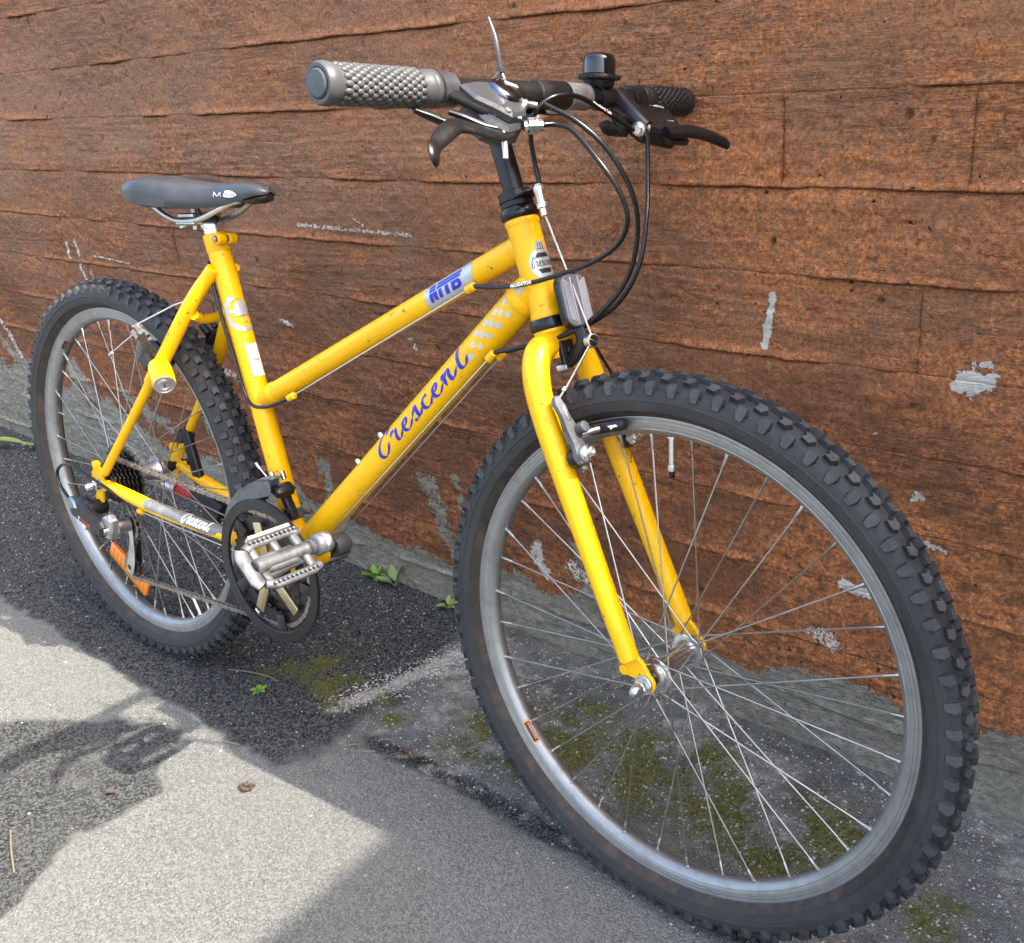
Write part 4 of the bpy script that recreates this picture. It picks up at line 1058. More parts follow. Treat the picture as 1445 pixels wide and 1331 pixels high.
# chain stay protector
csn = unit(V(0, -.62, .78)); csd = unit(V(.300, -.0400, .3050) - V(.110, -.0575, .3190)); cs0 = V(.118, -.0570, .3180)
pr = [(.0, -.005), (.008, -.0090), (.165, -.0100), (.174, -.0030), (.186, -.0030), (.186, .0085), (.008, .0085), (.0, .004)]
decal('stay_guard', (np.array(pr), [tuple(range(len(pr)))]), cs0, csd, np.cross(csn, csd), cs_rb, GREYFOIL, cs_r, .0005, .005)
g, wid = script_geo('Crescent', .46); k = .062 / wid
decal('lettering', xform_geo(g, k, .0095, .094, -.0065, .02), cs0, csd, np.cross(csn, csd), cs_rb, WHITE, cs_r, .0009, .004)
# bottle bosses, cable stops, guides
for q in ((.6040, .5150), (.5560, .4700)):
    m = MB(); nn = unit(V(-dtd[2], 0, dtd[0])); c = V(q[0], 0, q[1]); c = dt0 + np.dot(c - dt0, dtd) * dtd + nn * .0190
    m.cyl(c, c + nn * .007, .0042, 14); m.cyl(c + nn * .006, c + nn * .0085, .0030, 6); part(m, 'bottle_bolt', ZINC)
def stop(p, d, r=.0050, L=.014):
    m = MB(); d = unit(d); m.lathe([(r * .7, -L / 2), (r, -L / 2 + .001), (r, L / 2 - .001), (r * .7, L / 2)], p, d, 14); part(m, 'cable_stop', YEL)
TS0, TS1 = V(.7859, -.0165, .7215), V(.4500, -.0165, .5420)
DS0, DS1 = V(.8167, -.0185, .6480), V(.8080, .0100, .6440)
stop(TS0, ttd); stop(TS1, ttd); stop(DS0, dtd); stop(DS1, dtd); stop(V(.1010, -.0600, .3040), csd, .005, .013); stop(V(.2735, -.004, .6960), V(.5, 0, .86), .0062, .02)
# --- wheel lock on the seat stay
m = MB(); l0, l1 = V(.196, -.0540, .5570), V(.2430, -.0750, .5330); d = unit(l1 - l0)
m.lathe([(.010, -.004), (.0150, .004), (.0162, .012), (.0162, .0455), (.0155, .0485)], l0, d, 32); lk = part(m, 'frame_lock', YEL)
m = MB(); m.lathe([(.0150, .0475), (.0150, .0500), (.0138, .0505), (.0136, .0492), (.0090, .0492), (.0088, .0502), (.0075, .0506), (.0072, .0496), (.0, .0496)], l0, d, 32); m.build('lock_face', ALU, lk)
m = MB(); u, w_ = frame_for(d); m.box(l0 + d * .0500, (.0018, .0070, .0012), u, w_, .1); m.build('keyhole', INK, lk)

# --- headset, stem, handlebar (turned with the fork)
m = MB()
m.lathe([(.0150, -.014), (.0205, -.0125), (.0222, -.010), (.0222, -.004), (.0200, .0005), (.0185, .001)], HT[1], UP, 36)
part(m, 'headset_cup', BLACK); m = MB(); m.lathe([(.0185, 0), (.0200, .001), (.0216, .004), (.0216, .008), (.0190, .0125), (.0160, .0130)], HT[0], UP, 36)
part(m, 'headset_cup', BLACK)
hs = HT[0] + UP * .013
m = MB(); m.lathe([(.0165, 0), (.0182, .001), (.0182, .006), (.0175, .007), (.0175, .0085), (.0182, .009), (.0182, .0165), (.0165, .0175), (.0120, .018)], hs, UP, 16); part(m, 'headset_locknut', SATIN, ST, sharp=20)
m = MB(); m.lathe([(.0178, .0068), (.0190, .0069), (.0190, .0086), (.0178, .0087)], hs, UP, 30)
fx = unit(np.cross(V(0, 1, 0), UP)); hz = hs + UP * .0078
m.prism([(.010, -.016), (.024, -.020), (.036, -.022), (.040, -.014), (.034, -.008), (.018, .012), (.008, .016)], hz, fx, (0, 1, 0), .0022); part(m, 'cable_hanger', SATIN, ST)
ba = V(.8862, -.0140, .8249); bd = unit(V(.8842, -.010, .8360) - V(.8950, -.0095, .8000))
m = MB(); m.lathe([(.0030, -.020), (.0044, -.019), (.0044, -.012), (.0066, -.011), (.0066, -.007), (.0050, -.006), (.0056, .004), (.0062, .006), (.0062, .010), (.0040, .013)], ba, bd, 12); part(m, 'barrel_adjuster', CHROME, ST, sharp=25)
m = MB(); sb0 = hs + UP * .014
m.tube([sb0, sb0 + UP * .030, sb0 + UP * .062, sb0 + UP * .078 + fx * .008, V(.852, 0, .9150), V(.868, .001, .9200)], [.0118, .0118, .0120, .0130, .0130, .0125], 24, smooth=5)
B0, B1 = V(.8850, -.278, .9145), V(.8840, .2620, .9325); bar_at = lambda y: B0 + (B1 - B0) * (y + .278) / .540
bd_ = unit(B1 - B0)
m.cyl(bar_at(-.022), bar_at(.026), .0142, 28)
m.tube([V(.858, -.008, .9000), V(.872, -.008, .8990), V(.886, -.008, .9030)], .0075, 14); part(m, 'stem', SATIN, ST)
m = MB(); m.cyl(V(.884, -.0200, .9005), V(.884, .0285, .9020), .0052, 14); part(m, 'stem_bolt', BRASSY, ST)
m = MB(); m.tube([B0, bar_at(-.11), bar_at(-.07), bar_at(0), bar_at(.07), bar_at(.11), B1], [.0111, .0111, .0118, .0122, .0118, .0111, .0111], 28); part(m, 'handlebar', BLACK, ST)
scuff = rubber_mat('scuffed_black_paint', (0.03, 0.03, 0.032), 0.45, (0.30, 0.30, 0.29), 0.9, 90)
m = MB(); m.lathe([(.0126, 0), (.0136, .001), (.0136, .034), (.0126, .035)], bar_at(.027), bd_, 28); part(m, 'bar_sleeve', scuff, ST)
def make_grip(y0, y1, mat, lab):
    """y0 outer end, y1 inner end"""
    a, b = bar_at(y0), bar_at(y1); L = np.linalg.norm(b - a); d = unit(b - a)
    m = MB()
    m.lathe([(.0100, .0012), (.0118, .0010), (.0122, -.0005), (.0150, -.0005), (.0166, .0020), (.0170, .0060), (.0166, .0100), (.0152, .0125), (.0148, .0150), (.0148, L - .016), (.0158, L - .013), (.0163, L - .009), (.0163, L - .008), (.0158, L - .0075), (.0163, L - .007), (.0163, L - .002), (.0150, L)], a, d, 40)
    u, w_ = frame_for(d); n = 16; rows = int((L - .036) / .0052)
    for i in range(rows):
        h = .0185 + i * .0052
        for k in range(n):
            t = 2 * PI * (k + .5 * (i % 2)) / n; nn = u * math.cos(t) + w_ * math.sin(t); tg = np.cross(d, nn); c = a + d * h + nn * .0146
            vs = []
            for rad, up_ in ((1.0, 0), (.92, .0011), (.55, .0021)):
                for q in range(6):
                    z = 2 * PI * q / 6; vs.append(c + nn * up_ + (d * math.cos(z) * .0046 + tg * math.sin(z) * .0030) * rad)
            f = [(r_ * 6 + q, r_ * 6 + (q + 1) % 6, r_ * 6 + 6 + (q + 1) % 6, r_ * 6 + 6 + q) for r_ in range(2) for q in range(6)] + [tuple(range(12, 18))]
            m.add(vs, f)
    g_ = part(m, 'grip', mat, ST, sharp=50); g_['label'] = lab
    m = MB(); m.lathe([(.0112, .0020), (.0112, -.0012), (.0100, -.0024), (.0, -.0030)], a, d, 30); m.build('end_cap', mat, g_, ST)
make_grip(-.278, -.158, GRIP, 'light grey grip with raised studs')  # near grip has a lighter rubber colour than the far one
make_grip(.2620, .160, GRIPDARK, 'dark grip touching the wall')

# right shifter and brake lever
pn = unit(V(.6, 0, .8)); pv = unit(V(.8, 0, -.6)); po = V(.905, -.10, .920)
def P2(pts, o, u, v): return [(np.dot(np.asarray(p) - o, u), np.dot(np.asarray(p) - o, v)) for p in pts]
yv = V(0, 1, 0)
m = MB()
m.lathe([(.0128, -.010), (.0150, -.009), (.0150, .009), (.0128, .010)], bar_at(-.146), bd_, 26)
m.prism(P2([(.9005, -.1400, .9232), (.8945, -.1150, .9276), (.8935, -.0870, .9284), (.9030, -.0735, .9211), (.9170, -.0700, .9106), (.9310, -.0860, .9002), (.9340, -.1080, .8980), (.9240, -.1210, .9055), (.9150, -.1360, .9120)], po, yv, pv), po - pn * .004, yv, pv, .012, .003)
m.prism(P2([(.9040, -.1350, .9150), (.9000, -.0900, .9200), (.9200, -.0760, .9080), (.9330, -.0860, .8980), (.9400, -.1120, .8940), (.9300, -.1300, .9000)], po - pn * .018, yv, pv), po - pn * .020, yv, pv, .024, .004)
m.tube([bar_at(-.115) + V(.006, 0, -.004), V(.905, -.112, .905), V(.918, -.110, .894)], [.012, .013, .010], 16, smooth=3)
shp = part(m, 'shifter', GRAPHITE, ST, sharp=24)
m = MB(); m.lathe([(.0165, -.004), (.0165, .003), (.0150, .0055), (.0100, .0075), (.0, .0085)], po + V(0, .012, 0) + pv * .001, pn, 32); m.build('shifter_dome', metal_mat('dark_glossy_dome', (0.16, 0.17, 0.20), 0.12, amount=0.1), shp, ST)
m = MB(); m.box(po + V(0, .018, 0) - pv * .001 + pn * .0084, (.014, .004, .0008), unit(V(.2, .9, -.2)), pv, .1); m.build('gear_mark', WHITE, shp, ST)
m = MB()
for q in ((.9285, -.1090, .9015), (.9130, -.0755, .9130)):
    c = V(*q); c = c + pn * (np.dot(po - c, pn) + .0022); m.lathe([(.0032, -.002), (.0032, .0004), (.002, .0006)], c, pn, 12)
m.build('screw', ALU, shp, ST)
m = MB()
m.prism(P2([(.9077, -.1560, .9060), (.9000, -.1470, .9130), (.8985, -.1280, .9170), (.9040, -.1170, .9130), (.9130, -.1150, .9060), (.9230, -.1260, .8983)], V(.912, -.11, .908), yv, unit(pv + .12 * yv)), V(.912, -.11, .908) - pn * .002, yv, pv, .006, .002)
m.build('thumb_lever', SATIN, shp, ST)
m = MB(); m.tube([V(.8990, -.1530, .9000), V(.9080, -.1430, .8960), V(.9180, -.1300, .8900), V(.9250, -.1200, .8880)], [.0045, .0055, .0055, .004], 12, smooth=4, flat=(1, .6)); m.build('thumb_lever', SATIN, shp, ST)
m = MB(); m.tube([V(.8890, -.1850, .9000), V(.8930, -.1720, .8960), V(.9020, -.1550, .8900), V(.9140, -.1330, .8880), V(.9220, -.1180, .8860)], [.004, .0065, .0065, .006, .005], 12, smooth=4, flat=(1, .6)); m.build('clamp_arm', PLASTIC, shp, ST)
m = MB()
m.tube([V(.9260, -.1020, .8850), V(.9300, -.1250, .8815), V(.9270, -.1480, .8855), V(.9230, -.1640, .8878), V(.9245, -.1760, .8850), V(.9285, -.1920, .8765), V(.9330, -.2040, .8695)], [.0060, .0070, .0070, .0082, .0085, .0078, .0060], 16, smooth=5, flat=(.42, 1.0), up=(.75, -.1, .65))
m.tube([V(.9320, -.2010, .8720), V(.9365, -.2080, .8680), V(.9400, -.2100, .8610), V(.9385, -.2065, .8560)], [.0062, .0068, .0060, .004], 14, smooth=4, flat=(.45, 1.0), up=(1, -.2, .3))
part(m, 'brake_lever', BLACK, ST)
m = MB(); ad = unit(V(.06, .10, .01)); m.lathe([(.0048, 0), (.0052, .003), (.0078, .004), (.0078, .0075), (.0062, .008), (.0078, .0085), (.0078, .0125), (.0056, .013), (.0056, .018), (.003, .019)], V(.9290, -.0880, .8905), ad, 10); part(m, 'barrel_adjuster', CHROME, ST, sharp=25)
m = MB(); m.tube([V(.928, -.1150, .8850), V(.932, -.1165, .8700), V(.933, -.1170, .8620)], .0028, 10, smooth=3); part(m, 'cable_end', ALU, ST)
m = MB(); m.lathe([(.0042, 0), (.0046, .004), (.0030, .006), (.0026, .014)], V(.9170, -.0760, .9110), unit(V(.05, .06, -.004)), 12); part(m, 'cable_ferrule', CHROME, ST)
# left shifter and brake lever (seen from the front)
lo = V(.905, .14, .915)
m = MB()
m.lathe([(.0128, -.010), (.0150, -.009), (.0150, .009), (.0128, .010)], bar_at(.150), bd_, 26)
m.prism(P2([(.9060, .1080, .9140), (.8960, .1260, .9220), (.8905, .1550, .9260), (.8905, .1850, .9260), (.9000, .2010, .9190), (.9270, .1900, .8985), (.9400, .1650, .8888), (.9360, .1380, .8918), (.9310, .1140, .8950)], lo, yv, pv), lo - pn * .008, yv, pv, .022, .004)
m.tube([bar_at(.118), V(.900, .116, .917), V(.918, .112, .905), V(.931, .113, .897)], [.014, .013, .011, .008], 16, smooth=3)
m.box(V(.938, .158, .8880), (.040, .018, .010), yv, pv, .25)
lsh = part(m, 'shifter', PLASTIC, ST); lbv = m.bvh()
decal('lettering', text_geo('SHIMANO', .0064, 0, xs=1.0, bold=.0001, align='CENTER'), V(.8990, .1760, .9195), unit(yv + pv * .10), -pv, lbv, WHITE, lsh, .0005, .003, ST, .02)
decal('lettering', text_geo('Altus T5', .0036, 0, align='CENTER'), V(.9200, .1740, .9035), unit(yv + pv * .10), -pv, lbv, WHITE, lsh, .0005, .003, ST, .02)
m = MB()
m.tube([V(.9420, .1350, .8930), V(.9500, .1560, .8950), V(.9555, .1720, .8950), V(.9610, .1950, .8915), V(.9680, .2130, .8860), V(.9715, .2200, .8825)], [.0085, .0092, .0098, .0098, .0094, .0078], 16, smooth=5, flat=(.62, 1.0), up=(.6, 0, .8)); part(m, 'brake_lever', BLACK, ST)
m = MB(); m.tube([V(.900, .0760, .9000), V(.902, .0840, .8930), V(.902, .0960, .8930)], [.010, .012, .008], 14, smooth=3, flat=(1, .5)); m.box(V(.905, .098, .897), (.022, .020, .014), (0, 1, 0), (0, 0, 1), .25); m.build('thumb_lever', SATIN, lsh, ST)
m = MB(); m.lathe([(.0046, 0), (.0050, .003), (.0078, .004), (.0078, .010), (.0062, .0105), (.0062, .016), (.0086, .017), (.0086, .021)], V(.9290, .0960, .8945), unit(V(-.02, .10, .02)), 12); part(m, 'barrel_adjuster', CHROME, ST, sharp=25)
# bell
bb_ = bar_at(.087)
m = MB(); m.lathe([(.0116, -.006), (.0136, -.0055), (.0136, .0055), (.0116, .006)], bb_, bd_, 26); m.cyl(bb_ + V(0, 0, .008), bb_ + V(-.0005, 0, .0130), .0105, 24); bl = part(m, 'bell_mount', PLASTIC, ST)
m = MB(); bz = bb_ + V(-.0005, 0, .0115); m.lathe([(.0150, -.001), (.0158, .0), (.0165, .0050), (.0170, .006)], bz, (0, 0, 1), 32); m.lathe([(.0190, .0060), (.0212, .0068), (.0222, .0090), (.0212, .0112), (.0188, .0120)], bz, (0, 0, 1), 40)
for k in range(44):
    a = 2 * PI * k / 44; m.box(bz + V(.0222 * math.cos(a), .0222 * math.sin(a), .009), (.0016, .0016, .0040), (math.cos(a), math.sin(a), 0), (-math.sin(a), math.cos(a), 0), .2)
m.build('bell_ring', PLASTIC, bl, ST)
m = MB(); m.lathe([(.0165, .0115), (.0178, .0128), (.0178, .0240), (.0172, .0285), (.0150, .0316), (.0110, .0332), (.0055, .0334), (.0045, .0326), (.0, .0324)], bz, (0, 0, 1), 36); m.build('bell_dome', paint_mat('glossy_black', (0.006, 0.006, 0.007), rough=0.12, grime=0.05, coat=0.8, chips=False), bl, ST)
# cable tie standing on the bar
m = MB(); z0 = bar_at(-.070); tie_mat = rubber_mat('grey_nylon', (0.045, 0.046, 0.05), 0.3, (0.2, 0.2, 0.2), 0.2)
m.lathe([(.0122, -.0022), (.0129, -.0020), (.0129, .0020), (.0122, .0022)], z0, bd_, 20)
p0 = V(.8835, -.0680, .9405)
m.tube([z0 + V(.002, -.014, .0095), p0 + V(0, -.003, -.001)], .0013, 8); m.tube([z0 + V(.0025, .0030, .0100), p0 + V(0, .0005, -.001)], .0021, 8)
m.box(p0 + V(0, 0, .0015), (.0066, .0056, .0058), (1, 0, 0), (0, 1, 0), .15)
m.tube([p0, V(.8805, -.0690, .9600), V(.8760, -.0690, .9740), V(.8695, -.0690, .9880)], [.0022, .0022, .0021, .0012], 8, smooth=4, flat=(1, .45), up=(.5, .5, 0)); part(m, 'cable_tie', tie_mat, ST)

# --- fork
m = MB(); cr = HT[1] - UP * .0125
m.lathe([(.0205, 0), (.0205, -.003), (.0178, -.005), (.0158, -.010), (.0150, -.026), (.0135, -.032)], cr, UP, 32); part(m, 'fork_crown', YEL, ST)
for s in (-1, 1):
    m = MB()
    pts = [V(.8925, s * -.004, .6690), V(.8935, s * .014, .6700), V(.8970, s * .0340, .6610), V(.9060, s * .0455, .6360), V(.9200, s * .0485, .6000), V(.9430, s * .0500, .5510), V(1.0020, s * .0535, .4330), V(1.0420, s * .0550, .3545)]
    m.tube(pts, [.0142, .0148, .0152, .0148, .0142, .0134, .0119, .0112], 30, smooth=7)
    bl_ = part(m, 'fork_blade', YEL, ST)
    m = MB(); c = V(FC[0] + .0018 * .038, s * .0535 + FC[1], FC[2]); bdv = unit(V(1.0420, 0, .3545) - V(1.0020, 0, .4330)); pr_ = V(bdv[2], 0, -bdv[0])
    C0 = V(1.0622, s * .0525, .3310)
    arc = [(.0125 * math.cos(t), .0125 * math.sin(t)) for t in np.linspace(R(-160), R(62), 12)]
    q = np.dot(V(1.0420, 0, .3545) - V(1.0622, 0, .331), V(1, 0, 0)), np.dot(V(1.0420, 0, .3545) - V(1.0622, 0, .331), V(0, 0, 1))
    pl_ = arc + [(-.004, .024), (-.022, .036), (-.032, .030), (-.029, .012), (-.024, .003), (-.0125, .002)]
    m.prism(pl_, C0, (1, 0, 0), (0, 0, 1), .0050)
    m.lathe([(.0030, -.004), (.0060, -.0037), (.0060, .0037), (.0030, .004)], C0 + V(-.0265, 0, .0085), (0, 1, 0), 16)
    m.build('fork_end', YEL, bl_, ST)
    # cantilever brake
    ax_ = unit(V(.87, s * .0, .5)); base = V(.9480, s * .0470, .5555)
    m = MB(); m.cyl(base - ax_ * .008, base + ax_ * .012, .0068, 18, ch=.0004); part(m, 'brake_boss', YEL, ST)
    br = MB(); br.lathe([(.0098, .010), (.0105, .011), (.0105, .021), (.0098, .022)], base, ax_, 24); brk = part(br, 'cantilever_brake', PLASTIC, ST)
    arm = MB(); o2 = base + ax_ * .0255; up2 = unit(V(-.5, -s * .10 * 0, .87)); sd = np.cross(ax_, up2) * 1.0
    if np.dot(sd, V(0, s, 0)) < 0: sd = -sd
    pts2 = [(-.0092, -.008), (.0, -.0112), (.0092, -.008), (.0105, .004), (.0088, .014), (.0100, .030), (.0090, .044), (.0115, .060), (.0085, .0675), (.0025, .0675), (-.0010, .058), (-.0030, .042), (-.0068, .030), (-.0060, .016), (-.0102, .004)]
    arm.prism(pts2, o2, sd, up2, .0095, .0022)
    arm.lathe([(.0100, -.007), (.0104, -.006), (.0104, .006), (.0094, .007)], o2, ax_, 24)
    arm.box(o2 + up2 * .048 + sd * .0035 + ax_ * .004, (.006, .018, .004), sd, up2, .2)
    arm.cyl(o2 + up2 * .027 - sd * .004 - ax_ * .006, o2 + up2 * .027 - sd * .004 + ax_ * .016, .0062, 16)
    arm.build('brake_arm', CASTALU if s < 0 else metal_mat('brake_arm_metal', (0.55, 0.55, 0.55), 0.3), brk, ST)
    m = MB(); m.lathe([(.0088, .031), (.0092, .033), (.0088, .035), (.0062, .036), (.0055, .041), (.0030, .0415), (.0028, .039), (.0, .039)], base, ax_, 18)
    m.lathe([(.0055, .0375), (.0055, .0415), (.0030, .042), (.0028, .0395), (.0, .0395)], o2 + up2 * .027 - sd * .004 - ax_ * .026, ax_, 14); m.build('brake_bolt', CHROME, brk, ST)
    tg = unit(V(.954, 0, .30)); pc = V(.9810, s * .0205, .5955)
    m = MB(); m.tube([pc - tg * .026, pc - tg * .024, pc + tg * .020, pc + tg * .0245, pc + tg * .0262], [.0045, .0066, .0068, .0058, .0032], 18, flat=(1.0, 1.0)); m.build('brake_pad', PLASTIC, brk, ST)
    m = MB(); m.cyl(pc - tg * .004, V(pc[0] - .016, s * .043, pc[2] - .006), .0034, 12); m.build('pad_stud', ALU, brk, ST)
    if s < 0:
        dl = MB(); dl.add([(pc + tg * (a) + V(0, -.0071 * math.cos(b), 0) + np.cross(tg, V(0, 1, 0)) * .0071 * math.sin(b)) for a, b in ((.006, .2), (.018, .25), (.020, -.1), (.013, -.15), (.010, -.5), (.009, -.1))], [(0, 1, 2, 3, 5), (3, 4, 5)]); dl.build('pad_logo', WHITE, brk, ST)
# straddle cable, yoke, reflector and its bracket
yk = V(.9460, -.0020, .6800)
m = MB(); m.tube([ba - bd * .018, V(.9175, -.004, .7427), yk + V(-.001, 0, .006)], .0011, 8); part(m, 'brake_cable', WIRE, ST)
m = MB(); m.tube([yk + V(0, -.003, -.003), V(.9466, -.045, .6376), V(.9372, -.0500, .6205)], .0012, 8); m.lathe([(.001, -.003), (.0026, -.002), (.0026, .002), (.001, .003)], V(.9440, -.0455, .6350), unit(V(.1, .5, .6)), 10); part(m, 'straddle_cable', WIRE, ST)
m = MB(); m.tube([yk + V(0, .003, -.003), V(.9400, .048, .6300), V(.9372, .0500, .6205)], .0016, 8); part(m, 'straddle_cable', DARKSTEEL, ST)
m = MB(); yx = unit(V(.93, -.25, .2)); m.lathe([(.0058, -.006), (.0078, -.005), (.0080, .001), (.0078, .003), (.0064, .0035), (.0062, .0022), (.0, .0022)], yk, yx, 24); yo = part(m, 'cable_yoke', ALU, ST)
m = MB(); u, w_ = frame_for(yx); m.lathe([(.0060, .0020), (.0060, .0029), (.0, .0030)], yk, yx, 20); m.build('yoke_bolt', DARKSTEEL, yo, ST)
m = MB(); m.box(yk + yx * .0031, (.0012, .0104, .0006), unit(w_ + .5 * u), np.cross(yx, unit(w_ + .5 * u)), .1); m.build('bolt_slot', CHROME, yo, ST)
rc = V(.9235, -.001, .7205); rn = unit(V(.955, 0, .30)); rv = unit(V(-.30, 0, .955)); rh = np.cross(rv, rn)
def rrect(w, h, r, n=6, nar=1.0):
    o = []
    for cx, cy, a0 in ((w - r, h - r, 0), (-w + r, h - r, 90), (-w * nar + r, -h + r, 180), (w * nar - r, -h + r, 270)):
        for a in np.linspace(R(a0), R(a0 + 90), n): o.append((cx + r * math.cos(a), cy + r * math.sin(a)))
    return o
m = MB(); m.prism(rrect(.0222, .0290, .0130), rc - rn * .005, rh, rv, .010, .002); rf = part(m, 'front_reflector', PLASTIC, ST)
m = MB(); m.prism(rrect(.0206, .0272, .0120), rc + rn * .0008, rh, rv, .004, .0012); m.build('reflector_lens', flat_mat('grey_reflector', (0.15, 0.155, 0.175), 0.2), rf, ST)
m = MB()
for sgn in (-1, 1):
    for k in range(24):
        z = -.020 + k * .00175; x0 = sgn * .0128
        m.box(rc + rn * .0029 + rh * x0 + rv * z, (.0115, .0010, .0012), unit(rh * 1 + rv * (.45 * sgn)), rv, .2)
m.box(rc + rn * .0030 + rh * .0062, (.0012, .050, .0012), rh, rv, .2); m.box(rc + rn * .0030 - rh * .0062, (.0012, .050, .0012), rh, rv, .2)
m.build('reflector_prisms', flat_mat('reflector_ridge', (0.42, 0.43, 0.46), 0.12), rf, ST)
m = MB(); m.tube([V(.9180, -.002, .7000), V(.9300, 0, .6850), V(.9300, 0, .6720), V(.9170, 0, .6540), V(.9080, 0, .6500)], [.006, .0075, .0075, .0065, .006], 10, smooth=4, flat=(.6, 1)); m.box(V(.9100, 0, .6630), (.006, .021, .026), (1, 0, .3), (0, 1, 0), .15); br_ = part(m, 'reflector_bracket', PLASTIC, ST)
m = MB(); m.cyl(V(.9110, 0, .6640), V(.9165, 0, .6658), .0048, 6); m.build('bracket_nut', DARKSTEEL, br_, ST)
m = MB(); m.cyl(V(.9000, 0, .6430), V(.9140, 0, .6475), .006, 12); part(m, 'crown_bolt', ALU, ST)

# --- cable housings
HOUS = [
    ([V(.9365, -.0755, .8917), V(.9430, -.0650, .8925), V(.9600, -.0610, .8870), V(.9891, -.0600, .8608), V(1.0060, -.0500, .8350), V(1.0100, -.0400, .8080), V(.9930, -.0330, .7830), V(.9576, -.0300, .7625), V(.9180, -.0300, .7480), V(.8800, -.0270, .7365), V(.8350, -.0210, .7275), V(.7920, -.0165, .7240)], .0026),
    ([V(.9270, -.0620, .9105), V(.9560, -.0500, .8960), V(.9800, -.0300, .8700), V(.9960, -.0100, .8300), V(.9930, .0050, .7900), V(.9780, .0100, .7450), V(.9450, .0050, .7050), V(.9050, -.0080, .6790), V(.8600, -.0170, .6640), V(.8220, -.0185, .6530)], .0026),
    ([V(.9290, .0960, .8945), V(.9230, .0700, .9040), V(.9180, .0350, .9160), V(.9140, .0050, .9230), V(.9080, -.0250, .9200), V(.8980, -.0400, .9050), V(.8840, -.0300, .8850), V(.8790, -.0180, .8600), V(.8826, -.0142, .8380)], .0026),
    ([V(.9300, .1100, .9000), V(.9420, .0980, .8900), V(.9620, .0700, .8550), V(.9800, .0420, .8080), V(.9800, .0300, .7580), V(.9580, .0260, .7180), V(.9200, .0220, .6900), V(.8750, .0180, .6700), V(.8120, .0102, .6480)], .0026),
    ([V(.4470, -.0165, .5405), V(.4250, -.0190, .5300), V(.3980, -.0230, .5200), V(.3700, -.0230, .5180), V(.3500, -.0200, .5320), V(.3300, -.0180, .5800), V(.3130, -.0170, .6250), V(.2980, -.0160, .6700), V(.2850, -.0120, .7060), V(.2790, -.0080, .7080), V(.2745, -.0045, .7000)], .0026),
    ([V(.0950, -.0600, .3070), V(.0700, -.0660, .3180), V(.0250, -.0730, .3320), V(-.0250, -.0790, .3480), V(-.0700, -.0830, .3560), V(-.1000, -.0850, .3400), V(-.0980, -.0870, .3180), V(-.0750, -.0890, .3010), V(-.0560, -.0900, .2940)], .0026)]
for i, (pts, r) in enumerate(HOUS):
    m = MB(); m.tube(pts, r, 12, smooth=10)
    h_ = part(m, 'cable_housing', CABLE)
    if i == 0: h0 = (h_, m.bvh())
    if i == 2: h2 = (h_, m.bvh())
def inner(pts, r=.0009): m = MB(); m.tube(pts, r, 8); part(m, 'inner_cable', WIRE)
inner([TS0, TS1]); inner([DS0, V(.470, -.0180, .3140)]); inner([DS1, V(.47, .010, .312)]); inner([V(.105, -.0600, .3030), V(.395, -.0240, .2700)])
g = text_geo('ALLIGATOR', .0042, 0, align='LEFT', xs=1.5, bold=.0002)
decal('lettering', g, V(.852, 0, .7290), (1, 0, .235), (0, 0, 1), h0[1], WHITE, h0[0], .0004, .003)
g = text_geo('ALLIGATOR', .0042, 0, align='LEFT', xs=1.3, bold=.0002)
decal('lettering', g, V(.915, .028, .9192), unit(V(0, 1, -.36)), (.1, 0, 1), h2[1], WHITE, h2[0], .0004, .003)

# --- drive train
GC = V(.4235, -.0600, .2870)
def ring_mesh(m, ro, ri, y, t, seg=72, ch=.0012):
    m.lathe([(ri, -t / 2 + ch), (ri + ch, -t / 2), (ro - ch, -t / 2), (ro, -t / 2 + ch), (ro, t / 2 - ch), (ro - ch, t / 2), (ri + ch, t / 2), (ri, t / 2 - ch)], V(GC[0], y, GC[2]), (0, 1, 0), seg, closed=True)
ca = R(31)
m = MB(); ring_mesh(m, .1085, .0925, -.0590, .0050)
m.lathe([(.0925, -.0005), (.0935, -.001), (.1075, -.0015), (.1085, 0)], V(GC[0], -.0615, GC[2]), (0, -1, 0), 72, cap0=False, cap1=False)
for k in range(5):
    a = ca + PI / 5 + 2 * PI * k / 5; d = V(math.cos(a), 0, math.sin(a)); m.box(V(GC[0], -.0580, GC[2]) + d * .0830, (.032, .016, .004), d, np.cross(V(0, 1, 0), d), .2)
guard = part(m, 'chain_guard', PLASTIC)
m = MB(); a = R(232)
for t0, t1 in ((R(238), R(244)),):
    vs = []; 
    for t in np.linspace(t0, t1, 5): vs += [(GC[0] + .0905 * math.cos(t), -.0565, GC[2] + .0905 * math.sin(t)), (GC[0] + .0865 * math.cos(t), -.0565, GC[2] + .0865 * math.sin(t))]
    m.add(vs, [(2 * i, 2 * i + 2, 2 * i + 3, 2 * i + 1) for i in range(4)])
m.build('guard_print', WHITE, guard)
for n, y, ri in ((42, -.0530, .066), (34, -.0460, .054), (24, -.0385, .034)):
    r = n * .0127 / (2 * PI); m = MB(); P = sprocket_poly(n, r); k = len(P)
    I = [(ri * math.cos(2 * PI * i / k + math.atan2(P[0][1], P[0][0])), ri * math.sin(2 * PI * i / k + math.atan2(P[0][1], P[0][0]))) for i in range(k)]
    vs = [(GC[0] + x, y + s * .0010, GC[2] + z) for s in (-1, 1) for ring in (P, I) for x, z in ring]
    f = []
    for i in range(k):
        j = (i + 1) % k
        f += [(i, j, k + j, k + i), (2 * k + i, 3 * k + i, 3 * k + j, 2 * k + j), (i, 2 * k + i, 2 * k + j, j), (k + i, k + j, 3 * k + j, 3 * k + i)]
    m.add(vs, f); part(m, 'chainring', DARKSTEEL if n < 42 else PLASTIC, sharp=25)
m = MB()
